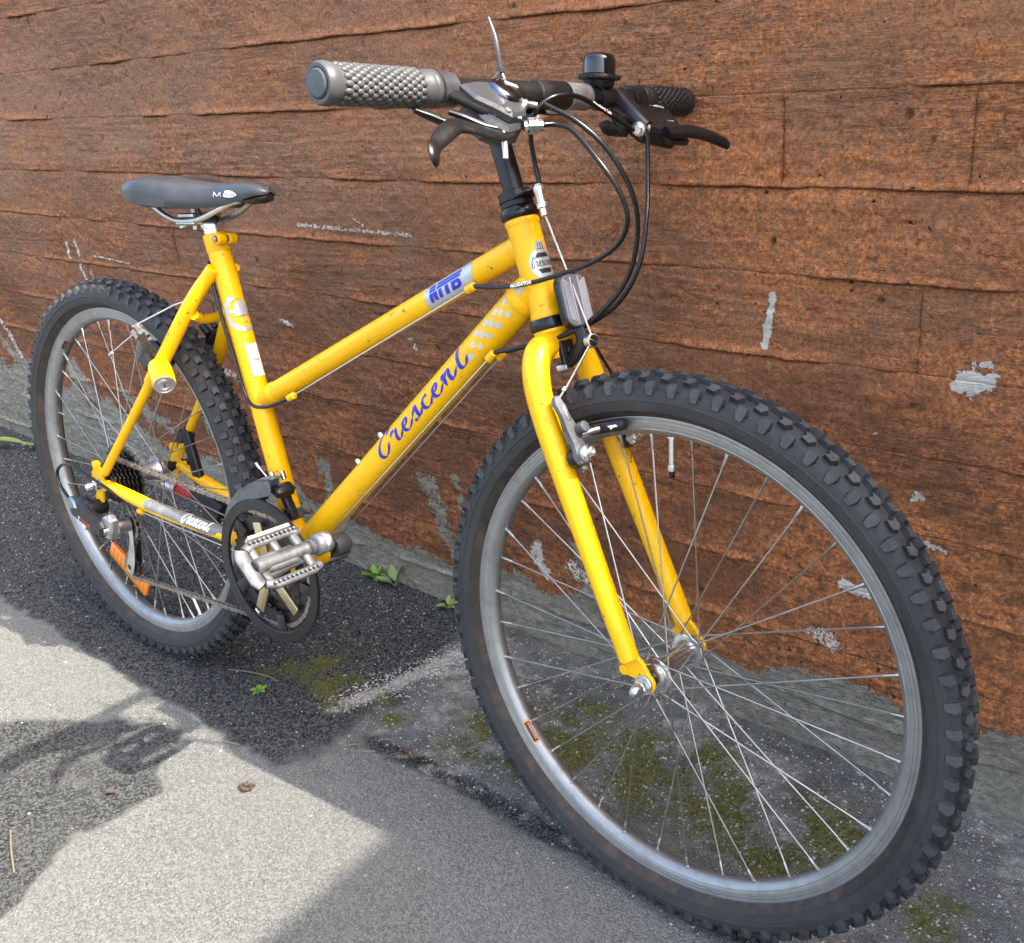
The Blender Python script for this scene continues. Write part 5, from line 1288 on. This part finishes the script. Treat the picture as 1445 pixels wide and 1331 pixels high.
for k in range(5):
    a = ca + 2 * PI * k / 5 + R(36) * 0; d = V(math.cos(a), 0, math.sin(a))
    if k: m.box(V(GC[0], -.0585, GC[2]) + d * .0440, (.060, .0170, .0070), d, np.cross(V(0, 1, 0), d), .15, taper=.8)
m.lathe([(.016, -.008), (.021, -.006), (.021, .006), (.016, .008)], V(GC[0], -.060, GC[2]), (0, -1, 0), 28); part(m, 'crank_spider', BEIGE)
cd = V(math.cos(ca), 0, math.sin(ca)); pe = GC + cd * .172 + V(0, -.0140, 0)
def crank(m, c0, c1, ydir):
    d = unit(c1 - c0); w_ = np.cross(V(0, 1, 0), d); rings = []
    L = np.linalg.norm(c1 - c0)
    for t, hw, hy in ((-.014, .006, .004), (-.010, .012, .008), (0, .0155, .011), (.02, .0145, .0105), (.5 * L, .0120, .0085), (L - .012, .0130, .0070), (L, .0145, .0070), (L + .010, .0115, .0062), (L + .0145, .005, .004)):
        c = c0 + (c1 - c0) * (t / L) if 0 <= t <= L else (c0 + d * t if t < 0 else c1 + d * (t - L))
        rings.append([c + w_ * hw * x + V(0, hy * y, 0) for x, y in ((-1, -.5), (-.7, -1), (.7, -1), (1, -.5), (1, .5), (.7, 1), (-.7, 1), (-1, .5))])
    m.rings(rings)
m = MB(); crank(m, GC + V(0, -.014, 0), pe, -1); rc_ = part(m, 'crank_arm', ALU, sharp=50); rc_['label'] = 'right crank arm pointing forwards'
m = MB(); m.lathe([(.0120, 0), (.0125, .0015), (.0105, .003), (.0, .0035)], GC + V(0, -.0245, 0), (0, -1, 0), 22); m.build('crank_cap', PLASTIC, rc_)
lc0 = V(GC[0], .0650, GC[2]); lc1 = lc0 - cd * .172 + V(0, .012, 0)
m = MB(); crank(m, lc0, lc1, 1); m.lathe([(.0165, -.012), (.0180, -.010), (.0180, .009), (.0160, .012)], lc0, (0, 1, 0), 28); lcr = part(m, 'crank_arm', CASTALU, sharp=50); lcr['label'] = 'left crank arm pointing backwards'
m = MB(); m.lathe([(.0150, .011), (.0155, .013), (.0130, .017), (.0, .018)], lc0, (0, 1, 0), 24); m.build('crank_cap', CASTALU, lcr)
def pedal(end, sgn, u, name_label):
    """u: direction of the tread from rear edge to front edge, in the x-z plane"""
    yo = V(0, sgn, 0); n = np.cross(u, V(0, 1, 0)); n = n if n[2] > 0 else -n
    c = end + yo * .055
    m = MB()
    m.lathe([(.0085, .008), (.0100, .010), (.0105, .020), (.0095, .030), (.0095, .075), (.0112, .085), (.0112, .094), (.009, .0955)], end, yo, 20)
    m.lathe([(.0125, -.004), (.0145, -.003), (.0150, .004), (.0125, .007), (.006, .008)], end, yo, 24)
    for s in (-1, 1):
        e = c + u * s * .030
        m.tube([e - yo * .040 + n * .002 - u * s * .004, e - yo * .028 + n * .002, e + yo * .028 + n * .002, e + yo * .040 - u * s * .006 + n * .002], [.0040, .0044, .0044, .0046], 10, flat=(1, 1.5), up=n)
        for k in range(11): m.box(e + yo * (-.032 + k * .0064) + n * .0092, (.0034, .0040, .0036), yo, u, .15)
        for k in range(11): m.box(e + yo * (-.032 + k * .0064) - n * .0052, (.0034, .0040, .0036), yo, u, .15)
        for t in (-.030, .0, .032) if s < 0 else (-.030, .032):
            m.box(c + u * s * .019 + yo * t, (.022, .010, .0075), u, yo, .2)
    m.box(c + yo * .004, (.050, .026, .0105), yo, u, .35)
    m.box(c - yo * .030, (.012, .052, .0085), yo, u, .3)
    e = c + yo * .044
    m.tube([e - u * .026 + n * .001, e - u * .018 + yo * .003, e + u * .018 + yo * .003, e + u * .026 + n * .001], [.0048, .0056, .0056, .0048], 10, flat=(1, 1.7), up=n)
    p = part(m, 'pedal', CASTALU, sharp=50); p['label'] = name_label
    m = MB(); m.lathe([(.0085, .0945), (.0090, .0975), (.0070, .0990), (.0, .0994)], end, yo, 20); m.build('dust_cap', PLASTIC, p)
    m = MB(); m.lathe([(.0074, .0075), (.0074, .0125)], end, yo, 6); m.build('pedal_axle', CHROME, p)
    for s in (-1,):
        m = MB(); m.box(c + u * s * .0372 + n * .003, (.060, .0045, .0125), yo, u, .2); m.build('pedal_reflector', flat_mat('clouded_amber', (0.55, 0.42, 0.32), 0.3), p)
    return p
pu = unit(V(.74, 0, -.67)); pedal(pe + V(0, -.010, 0), -1, pu, 'right pedal, scuffed grey metal with toothed cage'); pedal(lc1 + V(0, .010, 0), 1, unit(V(1, 0, .1)), 'left pedal behind the rear wheel')
# chain
RAD_S, RAD_C = 20 * .0127 / (2 * PI), 42 * .0127 / (2 * PI)
cS = V(0, -.0420, .331); cC = V(GC[0], -.0530, GC[2]); P1 = V(.0200, -.0440, .1800); P0 = V(.0330, -.0440, .2560); rp = .0205
path = []
for a in np.linspace(R(178), R(98), 8): path.append(cS + V(RAD_S * math.cos(a), 0, RAD_S * math.sin(a)))
for a in np.linspace(R(96), R(-88), 24): path.append(cC + V(RAD_C * math.cos(a), 0, RAD_C * math.sin(a)))
for a in np.linspace(R(-88), R(-185), 8): path.append(P1 + V(rp * math.cos(a), 0, rp * math.sin(a)))
path += [P1 + V(-.005, 0, .022)]
for a in np.linspace(R(-40), R(60), 6): path.append(P0 + V(rp * math.cos(a), 0, rp * math.sin(a)))
for a in np.linspace(R(-55), R(-182), 10): path.append(cS + V(RAD_S * math.cos(a), 0, RAD_S * math.sin(a)))
pp = np.array(path + [path[0]]); sl = np.concatenate([[0], np.cumsum(np.linalg.norm(np.diff(pp, axis=0), axis=1))])
nl = int(sl[-1] / .0127); pts = np.stack([np.interp(np.arange(nl + 1) * sl[-1] / nl, sl, pp[:, i]) for i in range(3)], 1)
m = MB()
for i in range(nl):
    a, b = pts[i], pts[i + 1]; d = unit(b - a); L = np.linalg.norm(b - a); off = .0034 if i % 2 else .0024
    fig = [(-.0042 * math.cos(t), .0042 * math.sin(t)) for t in np.linspace(R(-60), R(60), 4)] + [(L / 2, .0027)] + [(L + .0042 * math.cos(t), .0042 * math.sin(t)) for t in np.linspace(R(60), R(-60), 4)] + [(L / 2, -.0027)]
    vv = np.cross(V(0, 1, 0), d); vv = vv / np.linalg.norm(vv)
    for s in (-1, 1): m.prism(fig, a + V(0, s * off, 0), d, vv, .0010, .0002)
    m.lathe([(.0036, -.0030), (.0036, .0030)], a, (0, 1, 0), 8)
part(m, 'chain', metal_mat('oily_chain', (0.34, 0.31, 0.27), 0.33, (0.03, 0.025, 0.02), 0.55, 300), sharp=40)
# rear derailleur
m = MB()
m.cyl(V(-.010, -.0600, .2900), V(-.010, -.0900, .2900), .0135, 22)
m.tube([V(-.010, -.0800, .2900), V(-.034, -.0840, .2950), V(-.052, -.0870, .2890)], [.012, .011, .010], 14, smooth=3)
rd = part(m, 'rear_derailleur', PLASTIC)
m = MB(); m.prism([(-.074, .010), (-.056, .024), (-.030, .018), (.012, .006), (.024, -.012), (.018, -.030), (-.030, -.020), (-.066, -.010)], V(.010, -.0890, .2800), (1, 0, 0), (0, 0, 1), .012, .003); rdb = m; pb = m.build('parallelogram', SATIN, rd)
decal('lettering', text_geo('TOUR', .0105, .1, bold=.0003), V(-.028, -.089, .2660), unit(V(1, 0, -.22)), (0, 0, 1), rdb.bvh(), REDPRINT, pb, .0005, .005)
decal('lettering', text_geo('Y', .0105, .1, bold=.0003), V(-.036, -.089, .2685), unit(V(1, 0, -.22)), (0, 0, 1), rdb.bvh(), WHITE, pb, .0005, .005)
m = MB(); m.prism([(-.014, .012), (-.002, .018), (.010, .012), (.013, .0), (-.005, -.006), (-.016, .002)], V(-.0470, -.0905, .2880), (1, 0, 0), (0, 0, 1), .015, .003); m.build('derailleur_cover', metal_mat('smoked_cover', (0.30, 0.36, 0.40), 0.2), rd)
m = MB(); m.prism([(-.020, .012), (.0, .020), (.018, .014), (.014, -.006), (.004, -.022), (-.012, -.020), (-.022, -.004)], V(.0360, -.0800, .2680), (1, 0, 0), (0, 0, 1), .014, .003); m.cyl(V(.036, -.074, .263), V(.036, -.050, .263), .0125, 22); m.lathe([(.006, 0), (.0062, .003), (.0, .0035)], V(.0290, -.0870, .2600), (0, -1, 0), 14)
m.box(V(.043, -.080, .2850), (.012, .012, .012), (1, 0, .2), (0, 1, 0), .2); m.build('derailleur_knuckle', ALU, rd)
for y in (-.0500, -.0380):
    m = MB(); m.tube([V(.0360, y, .2620), V(.0370, y, .2350), V(.0290, y, .2000), V(.0200, y, .1800), V(.0150, y, .1690)], [.009, .006, .0095, .011, .009], 12, smooth=4, flat=(.12, 1.0), up=(0, 1, 0)); m.build('derailleur_cage', ZINC if y < -.045 else DARKSTEEL, rd)
for c in (P0, P1):
    m = MB(); m.prism([(x, z) for x, z in sprocket_poly(11, .0195, .004)], c, (1, 0, 0), (0, 0, 1), .0050, .0008); m.lathe([(.005, -.0075), (.005, .0075)], c, (0, 1, 0), 12); m.build('jockey_wheel', PLASTIC, rd, sharp=25)
# front derailleur
m = MB(); fz = V(.4040, 0, .3530); m.lathe([(.0160, -.008), (.0176, -.007), (.0176, .007), (.0160, .008)], fz, SADV, 30); m.cyl(fz + V(.006, .014, 0) + V(0, .004, .0), fz + V(.02, .020, .003), .004, 10); fd = part(m, 'front_derailleur', CASTALU)
m = MB(); outer = [V(.3310, -.0600, .3450), V(.3430, -.0600, .3620), V(.3700, -.0590, .3880), V(.4050, -.0580, .4060), V(.4400, -.0570, .4170)]
rings = []
for q, h in zip(outer, (.007, .010, .0125, .012, .011)): rings.append([q + V(0, -.001, h), q + V(0, .001, h), q + V(0, .001, -h), q + V(0, -.001, -h)])
m.rings(rings)
m.rings([[p + V(0, .016, .004) for p in r_] for r_ in rings])
m.box(V(.4340, -.0500, .4290), (.028, .016, .003), (1, 0, .25), (0, 1, 0), .2); m.build('derailleur_cage', CASTALU, fd)
m = MB(); m.box(V(.4380, -.0340, .4080), (.018, .030, .016), (1, 0, -.5), (0, 1, 0), .2); m.box(V(.4340, -.0250, .3850), (.013, .012, .052), (1, 0, .55), (0, 1, 0), .2); m.cyl(V(.4390, -.034, .3740), V(.4390, -.022, .3740), .006, 14); m.build('derailleur_link', SATIN, fd)
m = MB()
for q in (V(.4210, -.036, .4190), V(.4310, -.026, .4200)): m.cyl(q, q + V(-.004, 0, .012), .0036, 10)
m.build('limit_screw', CHROME, fd)
m = MB(); m.tube([V(.405, -.030, .4120), V(.392, -.034, .4270), V(.386, -.036, .4340)], [.0009, .0009, .0009], 8); m.cyl(V(.389, -.0350, .4300), V(.3835, -.0365, .4380), .0019, 8); m.build('cable_end', WIRE, fd)
# rear cantilever brake, mostly behind the stay
for s in (-1, 1):
    m = MB(); pv_ = V(.1760, s * .0520, .5500); back = unit(V(-.80, 0, .60))
    m.cyl(pv_, pv_ + back * .022, .0105, 18); rb = part(m, 'cantilever_brake', PLASTIC)
    m = MB(); upb = unit(V(.6, 0, .80)); o2 = pv_ + back * .026; sdv = V(0, s, 0)
    m.prism([(-.009, -.008), (.0, -.011), (.009, -.007), (.010, .010), (.0130, .030), (.0220, .052), (.0160, .058), (.0060, .040), (-.004, .026), (-.008, .010)], o2, sdv, upb, .0095, .002)
    m.cyl(o2 - back * .004, o2 + back * .012, .0060, 14); m.cyl(o2 + upb * .026 - sdv * .004, o2 + upb * .026 - sdv * .004 + back * .020, .0065, 14); m.cyl(o2 + upb * .040 + sdv * .004, o2 + upb * .040 + sdv * .004 + back * .022, .0048, 12)
    m.build('brake_arm', CASTALU if s < 0 else SATIN, rb)
    if s < 0:
        m = MB()
        for q in ((.046, .012, .018), (.038, .016, .016), (.032, .006, .018)): m.cyl(o2 + upb * q[0] + sdv * q[1], o2 + upb * q[0] + sdv * q[1] + back * q[2], .0046, 6)
        m.build('brake_bolt', BRASSY, rb)
    m = MB(); tg = unit(V(.85, 0, -.53)); pc = V(.1530, s * .0205, .5640); m.tube([pc - tg * .026, pc - tg * .023, pc + tg * .023, pc + tg * .026], [.004, .0066, .0066, .004], 14); m.build('brake_pad', PLASTIC, rb)
m = MB(); m.tube([V(.1650, -.0680, .6120), V(.2150, -.0300, .6450), V(.2350, .0, .6560), V(.2150, .0300, .6450), V(.1700, .0640, .6080)], .0013, 8); part(m, 'straddle_cable', WIRE)
m = MB(); m.tube([V(.1700, -.0640, .6060), V(.1330, -.0700, .5830), V(.0950, -.0700, .5620)], .0009, 8); m.cyl(V(.1010, -.0700, .5650), V(.0920, -.0700, .5600), .0020, 8); part(m, 'cable_end', WIRE)
inner([V(.2735, -.004, .6960), V(.2360, 0, .6570)])
# kickstand on the left stays
m = MB(); m.prism([(-.016, .020), (-.008, .030), (.004, .024), (.020, -.030), (.036, -.080), (.062, -.112), (.058, -.132), (.020, -.128), (.012, -.090), (-.004, -.030)], V(.066, .0560, .3830), (1, 0, 0), (0, 0, 1), .010, .002)
m.cyl(V(.0440, .0500, .3940), V(.0440, .0740, .3940), .012, 16); m.tube([V(.0700, .0540, .2970), V(.1120, .0500, .2930), V(.1650, .0440, .2860)], [.012, .013, .012], 16)
ks = part(m, 'kickstand', PLASTIC)
m = MB(); hx = []; a0, a1 = V(.0080, .0610, .2880), V(.0760, .0530, .2960); d = unit(a1 - a0); u, w_ = frame_for(d)
for k in range(8 * 12): t = k / (8 * 12 - 1); a = 2 * PI * 8 * t; hx.append(a0 + (a1 - a0) * t + .0110 * (u * math.cos(a) + w_ * math.sin(a)))
m.tube(hx, .0026, 8); m.build('spring', RED, ks)
m = MB(); m.cyl(a0 - d * .02, a1, .0085, 16); m.tube([V(-.0130, .0620, .2860), V(-.0600, .0650, .2890), V(-.1000, .0680, .3000)], .0075, 12); m.build('kickstand_leg', ALU, ks)

# ------------------------------------------------------------------ moss, grit, weeds and litter on the ground
def ground_z(x, y): return float(gz(x)) + float(ground_relief(np.array([x]), np.array([y]))[0])
def leaf_mat(name, a, b, tr=0.25):
    t = NT(name); c = t.coord()
    t.bsdf(Base_Color=t.mix(t.noise(c, 150, 4, 0.6), a, b), Roughness=0.55, Specular_IOR_Level=0.4)
    return t.m
MOSSM = leaf_mat('moss', (0.045, 0.055, 0.008), (0.15, 0.155, 0.025))
LEAFM = leaf_mat('bright_leaf', (0.09, 0.20, 0.02), (0.16, 0.30, 0.035))
GREYLEAF = leaf_mat('grey_green_leaf', (0.12, 0.17, 0.07), (0.20, 0.26, 0.12))
PALELEAF = leaf_mat('pale_leaf', (0.15, 0.22, 0.05), (0.22, 0.28, 0.08))
DRY = leaf_mat('dry_stalk', (0.11, 0.092, 0.052), (0.19, 0.16, 0.095))
BROWN = leaf_mat('dead_leaf', (0.045, 0.030, 0.018), (0.085, 0.056, 0.030))
rg_ = np.random.default_rng(5)
# moss cushions: thousands of tiny sprigs
m = MB(); cand = []
for a, b, r in MOSSY:
    n = int(60000 * r * r * 3.2)
    cand.append(np.stack([a + rg_.normal(0, r * .75, n), b + rg_.normal(0, r * .75, n)], 1))
xs = rg_.uniform(0.0, 1.35, 900); cand.append(np.stack([xs, -np.abs(rg_.normal(0, .012, 900)) - .004], 1))
cand = np.concatenate(cand); keep = moss_mask(cand[:, 0], cand[:, 1]) > rg_.uniform(.25, .95, len(cand)); cand = cand[keep & (cand[:, 1] < -.003)]
cz = gz(cand[:, 0]) + ground_relief(cand[:, 0], cand[:, 1])
VS = []; FS = []; nv = 0
for (x, y), z in zip(cand, cz):
    h = rg_.uniform(.0012, .0045); w = rg_.uniform(.0012, .0030); a = rg_.uniform(0, 6.28)
    for k in range(3):
        b = a + 2.09 * k + rg_.uniform(-.4, .4); ex, ey = math.cos(b), math.sin(b)
        VS += [(x - ey * w * .45, y + ex * w * .45, z - .0005), (x + ey * w * .45, y - ex * w * .45, z - .0005), (x + ex * w, y + ey * w, z + h)]
        FS.append((nv, nv + 1, nv + 2)); nv += 3
m.add(VS, FS); mo = m.build('moss', MOSSM); mo['kind'] = 'stuff'; mo['label'] = 'olive green moss in the gutter along the wall'
# loose grit
m = MB(); n = 11000; X = rg_.uniform(-2.0, 1.35, n); Y = -np.abs(rg_.normal(0, .30, n)) - .004; ok = (Y > -1.0) & ((Y > -.40) | (rg_.random(n) < .30)); X, Y = X[ok], Y[ok]
k_ = 2600; t_ = rg_.random(k_); X = np.concatenate([X, .165 + .07 * t_ + rg_.normal(0, .018, k_), rg_.uniform(.22, 1.2, 5200)]); Y = np.concatenate([Y, -.33 + .23 * t_ + rg_.normal(0, .014, k_), rg_.uniform(-.345, -.01, 5200)]); Zg = gz(X) + ground_relief(X, Y)
VS = []; FS = []; nv = 0
base = np.array([(1, 0, 0), (-.5, .85, 0), (-.6, -.8, 0), (0.1, 0, .75)])
for x, y, z in zip(X, Y, Zg):
    r = .0007 + .0026 * rg_.random() ** 3.2; a = rg_.uniform(0, 6.28); c_, s_ = math.cos(a), math.sin(a)
    B = base * r * rg_.uniform(.6, 1.3, (4, 3)); VS += [(x + p[0] * c_ - p[1] * s_, y + p[0] * s_ + p[1] * c_, z + p[2] - .0002) for p in B]
    FS += [(nv, nv + 1, nv + 3), (nv + 1, nv + 2, nv + 3), (nv + 2, nv, nv + 3)]; nv += 4
m.add(VS, FS); t = NT('pale_grit'); t.bsdf(Base_Color=t.mix(t.noise(t.coord(), 60, 3), (0.13, 0.12, 0.11), (0.55, 0.53, 0.49)), Roughness=.9)
gr = m.build('grit', t.m, sharp=10); gr['kind'] = 'stuff'; gr['label'] = 'pale loose grit scattered over the asphalt'

def leaf(m, p, d, L, w, droop=.3, cup=.25, n=7, wavy=0.0):
    """a blade from p along d"""
    p = np.asarray(p, float); d = unit(d); s = unit(np.cross(d, V(0, 0, 1))); rows = []
    q = p.copy(); up = np.cross(s, d)
    for i in range(n):
        t = i / (n - 1); ww = w * (math.sin(PI * min(.06 + .94 * t, .985)) ** .75) * (1 + wavy * math.sin(9 * t * PI))
        rows.append([q - s * ww + up * ww * cup, q - s * ww * .5 + up * ww * cup * .25, q, q + s * ww * .5 + up * ww * cup * .25, q + s * ww + up * ww * cup])
        dd = unit(d + V(0, 0, -droop * 2 * t)); q = q + dd * L / (n - 1)
    return m.rings(rows, closed=False, cap0=False, cap1=False)
def plant(loc, label, leaves, mat, cat='weed', name='weed'):
    z = ground_z(loc[0], loc[1]); r = thing(empty(name, mat=Matrix.Translation((loc[0], loc[1], z))), label, cat)
    for az, el, L, w, dr, wv in leaves:
        m = MB(); d = V(math.cos(az) * math.cos(el), math.sin(az) * math.cos(el), math.sin(el))
        st = d * L * .35; m.tube([V(0, 0, -.002), st * .6, st], [.0009, .0007, .0006], 6); leaf(m, st, d, L, w, dr, wavy=wv); m.build('leaf', mat, r)
    return r
plant((-1.50, -.020), 'pale green weed with one long drooping leaf left of the rear tyre', [(R(215), R(20), .135, .013, .25, .25), (R(190), R(12), .05, .009, .2, .2), (R(250), R(40), .045, .010, .4, .1)], PALELEAF)
plant((-1.40, -.035), 'small dark green leaf lying at the wall foot behind the rear tyre', [(R(-20), R(12), .075, .011, .12, .1), (R(10), R(30), .03, .008, .3, 0)], LEAFM)
plant((-.105, -.012), 'bright green clover-like weed at the wall foot between pedal and front tyre', [(a, R(el), L, w, .3, 0) for a, el, L, w in [(R(200 + 31 * k), 25 + 13 * (k % 4), .018 + .006 * ((k * 7) % 3), .0062) for k in range(11)]], LEAFM)
plant((-.045, -.012), 'grey-green upright weed beside the bright clover at the wall foot', [(R(200), R(28), .035, .010, .25, .12), (R(150), R(62), .034, .010, .1, .12), (R(20), R(66), .042, .009, .1, .12), (R(250), R(48), .024, .008, .2, .1), (R(320), R(35), .02, .006, .2, .1)], GREYLEAF)
plant((.105, -.016), 'small yellow-green weed at the wall foot touching the front tyre', [(R(200 + 40 * k), R(25 + 9 * (k % 4)), .016 + .004 * (k % 3), .0045, .3, 0) for k in range(8)], PALELEAF)
plant((.37, -.352), 'dark scrubby weed on the edge of the smooth asphalt', [(R(37 * k), R(38 + 11 * (k % 4)), .018 + .005 * (k % 3), .0016, .3, 0) for k in range(12)], BROWN)
plant((.02, -.375), 'tiny green sprout in the dark asphalt below the chain guard', [(R(72 * k), R(25), .012, .0045, .3, 0) for k in range(5)], LEAFM)
def litter(name, loc, pts, r, mat, label, cat):
    z = ground_z(*loc); m = MB(); m.tube([V(*p) for p in pts], r, 7, smooth=4); o = m.build(name, mat); o.location = (loc[0], loc[1], z + .0012); return thing(o, label, cat)
litter('stalk', (-.03, -.355), [(-.05, -.012, .001), (-.01, .0, .004), (.03, .012, .002), (.055, .012, .001)], .0011, DRY, 'dry straw stalk on the dark asphalt below the rear tyre', 'stalk')
litter('stalk', (.05, -.775), [(-.05, .02, .002), (-.01, .004, .003), (.035, -.012, .001)], .0013, DRY, 'straw-coloured stalk on the damp stain in the corner', 'stalk')
litter('twig', (.285, -.382), [(-.03, -.006, .001), (-.012, .006, .004), (.004, .0, .002), (.022, .010, .003)], .0013, DRY, 'pale curled twig on the edge of the mossy gutter', 'twig')
litter('twig', (.34, -.365), [(-.012, -.01, .001), (.0, .004, .008), (.010, .014, .002)], .0012, BROWN, 'short brown twig standing in dirt beside the pale curled twig', 'twig')
litter('twig', (.10, -.480), [(-.016, -.004, .001), (.016, .005, .001)], .0016, DRY, 'short straight twig on the edge of the sunlit patch', 'twig')
def dead_leaf(loc, az, L, w, label):
    m = MB(); leaf(m, V(0, 0, .002), V(math.cos(az), math.sin(az), .25), L, w, .3, .5, 6); o = m.build('dead_leaf', BROWN); o.location = (loc[0], loc[1], ground_z(*loc)); return thing(o, label, 'leaf')
dead_leaf((.04, -.645), .6, .016, .005, 'curled brown leaf on the damp stain nearest its right edge')
dead_leaf((-.06, -.66), 2.2, .014, .004, 'small brown leaf in the middle of the damp stain')
dead_leaf((.16, -.335), 1.0, .012, .004, 'tiny brown leaf on the moss below the chain guard')
m = MB()
for k in range(26):
    a = rg_.uniform(0, 6.28); rr = .010 * math.sqrt(rg_.random()); m.ball((rr * math.cos(a), rr * math.sin(a), .002 + .004 * rg_.random()), rg_.uniform(.0015, .0030), 6)
o = m.build('seed_clump', BROWN, sharp=20); o.location = (.206, -.524, ground_z(.206, -.524)); thing(o, 'crumbly brown seed clump lying on the sunlit asphalt', 'seed clump')
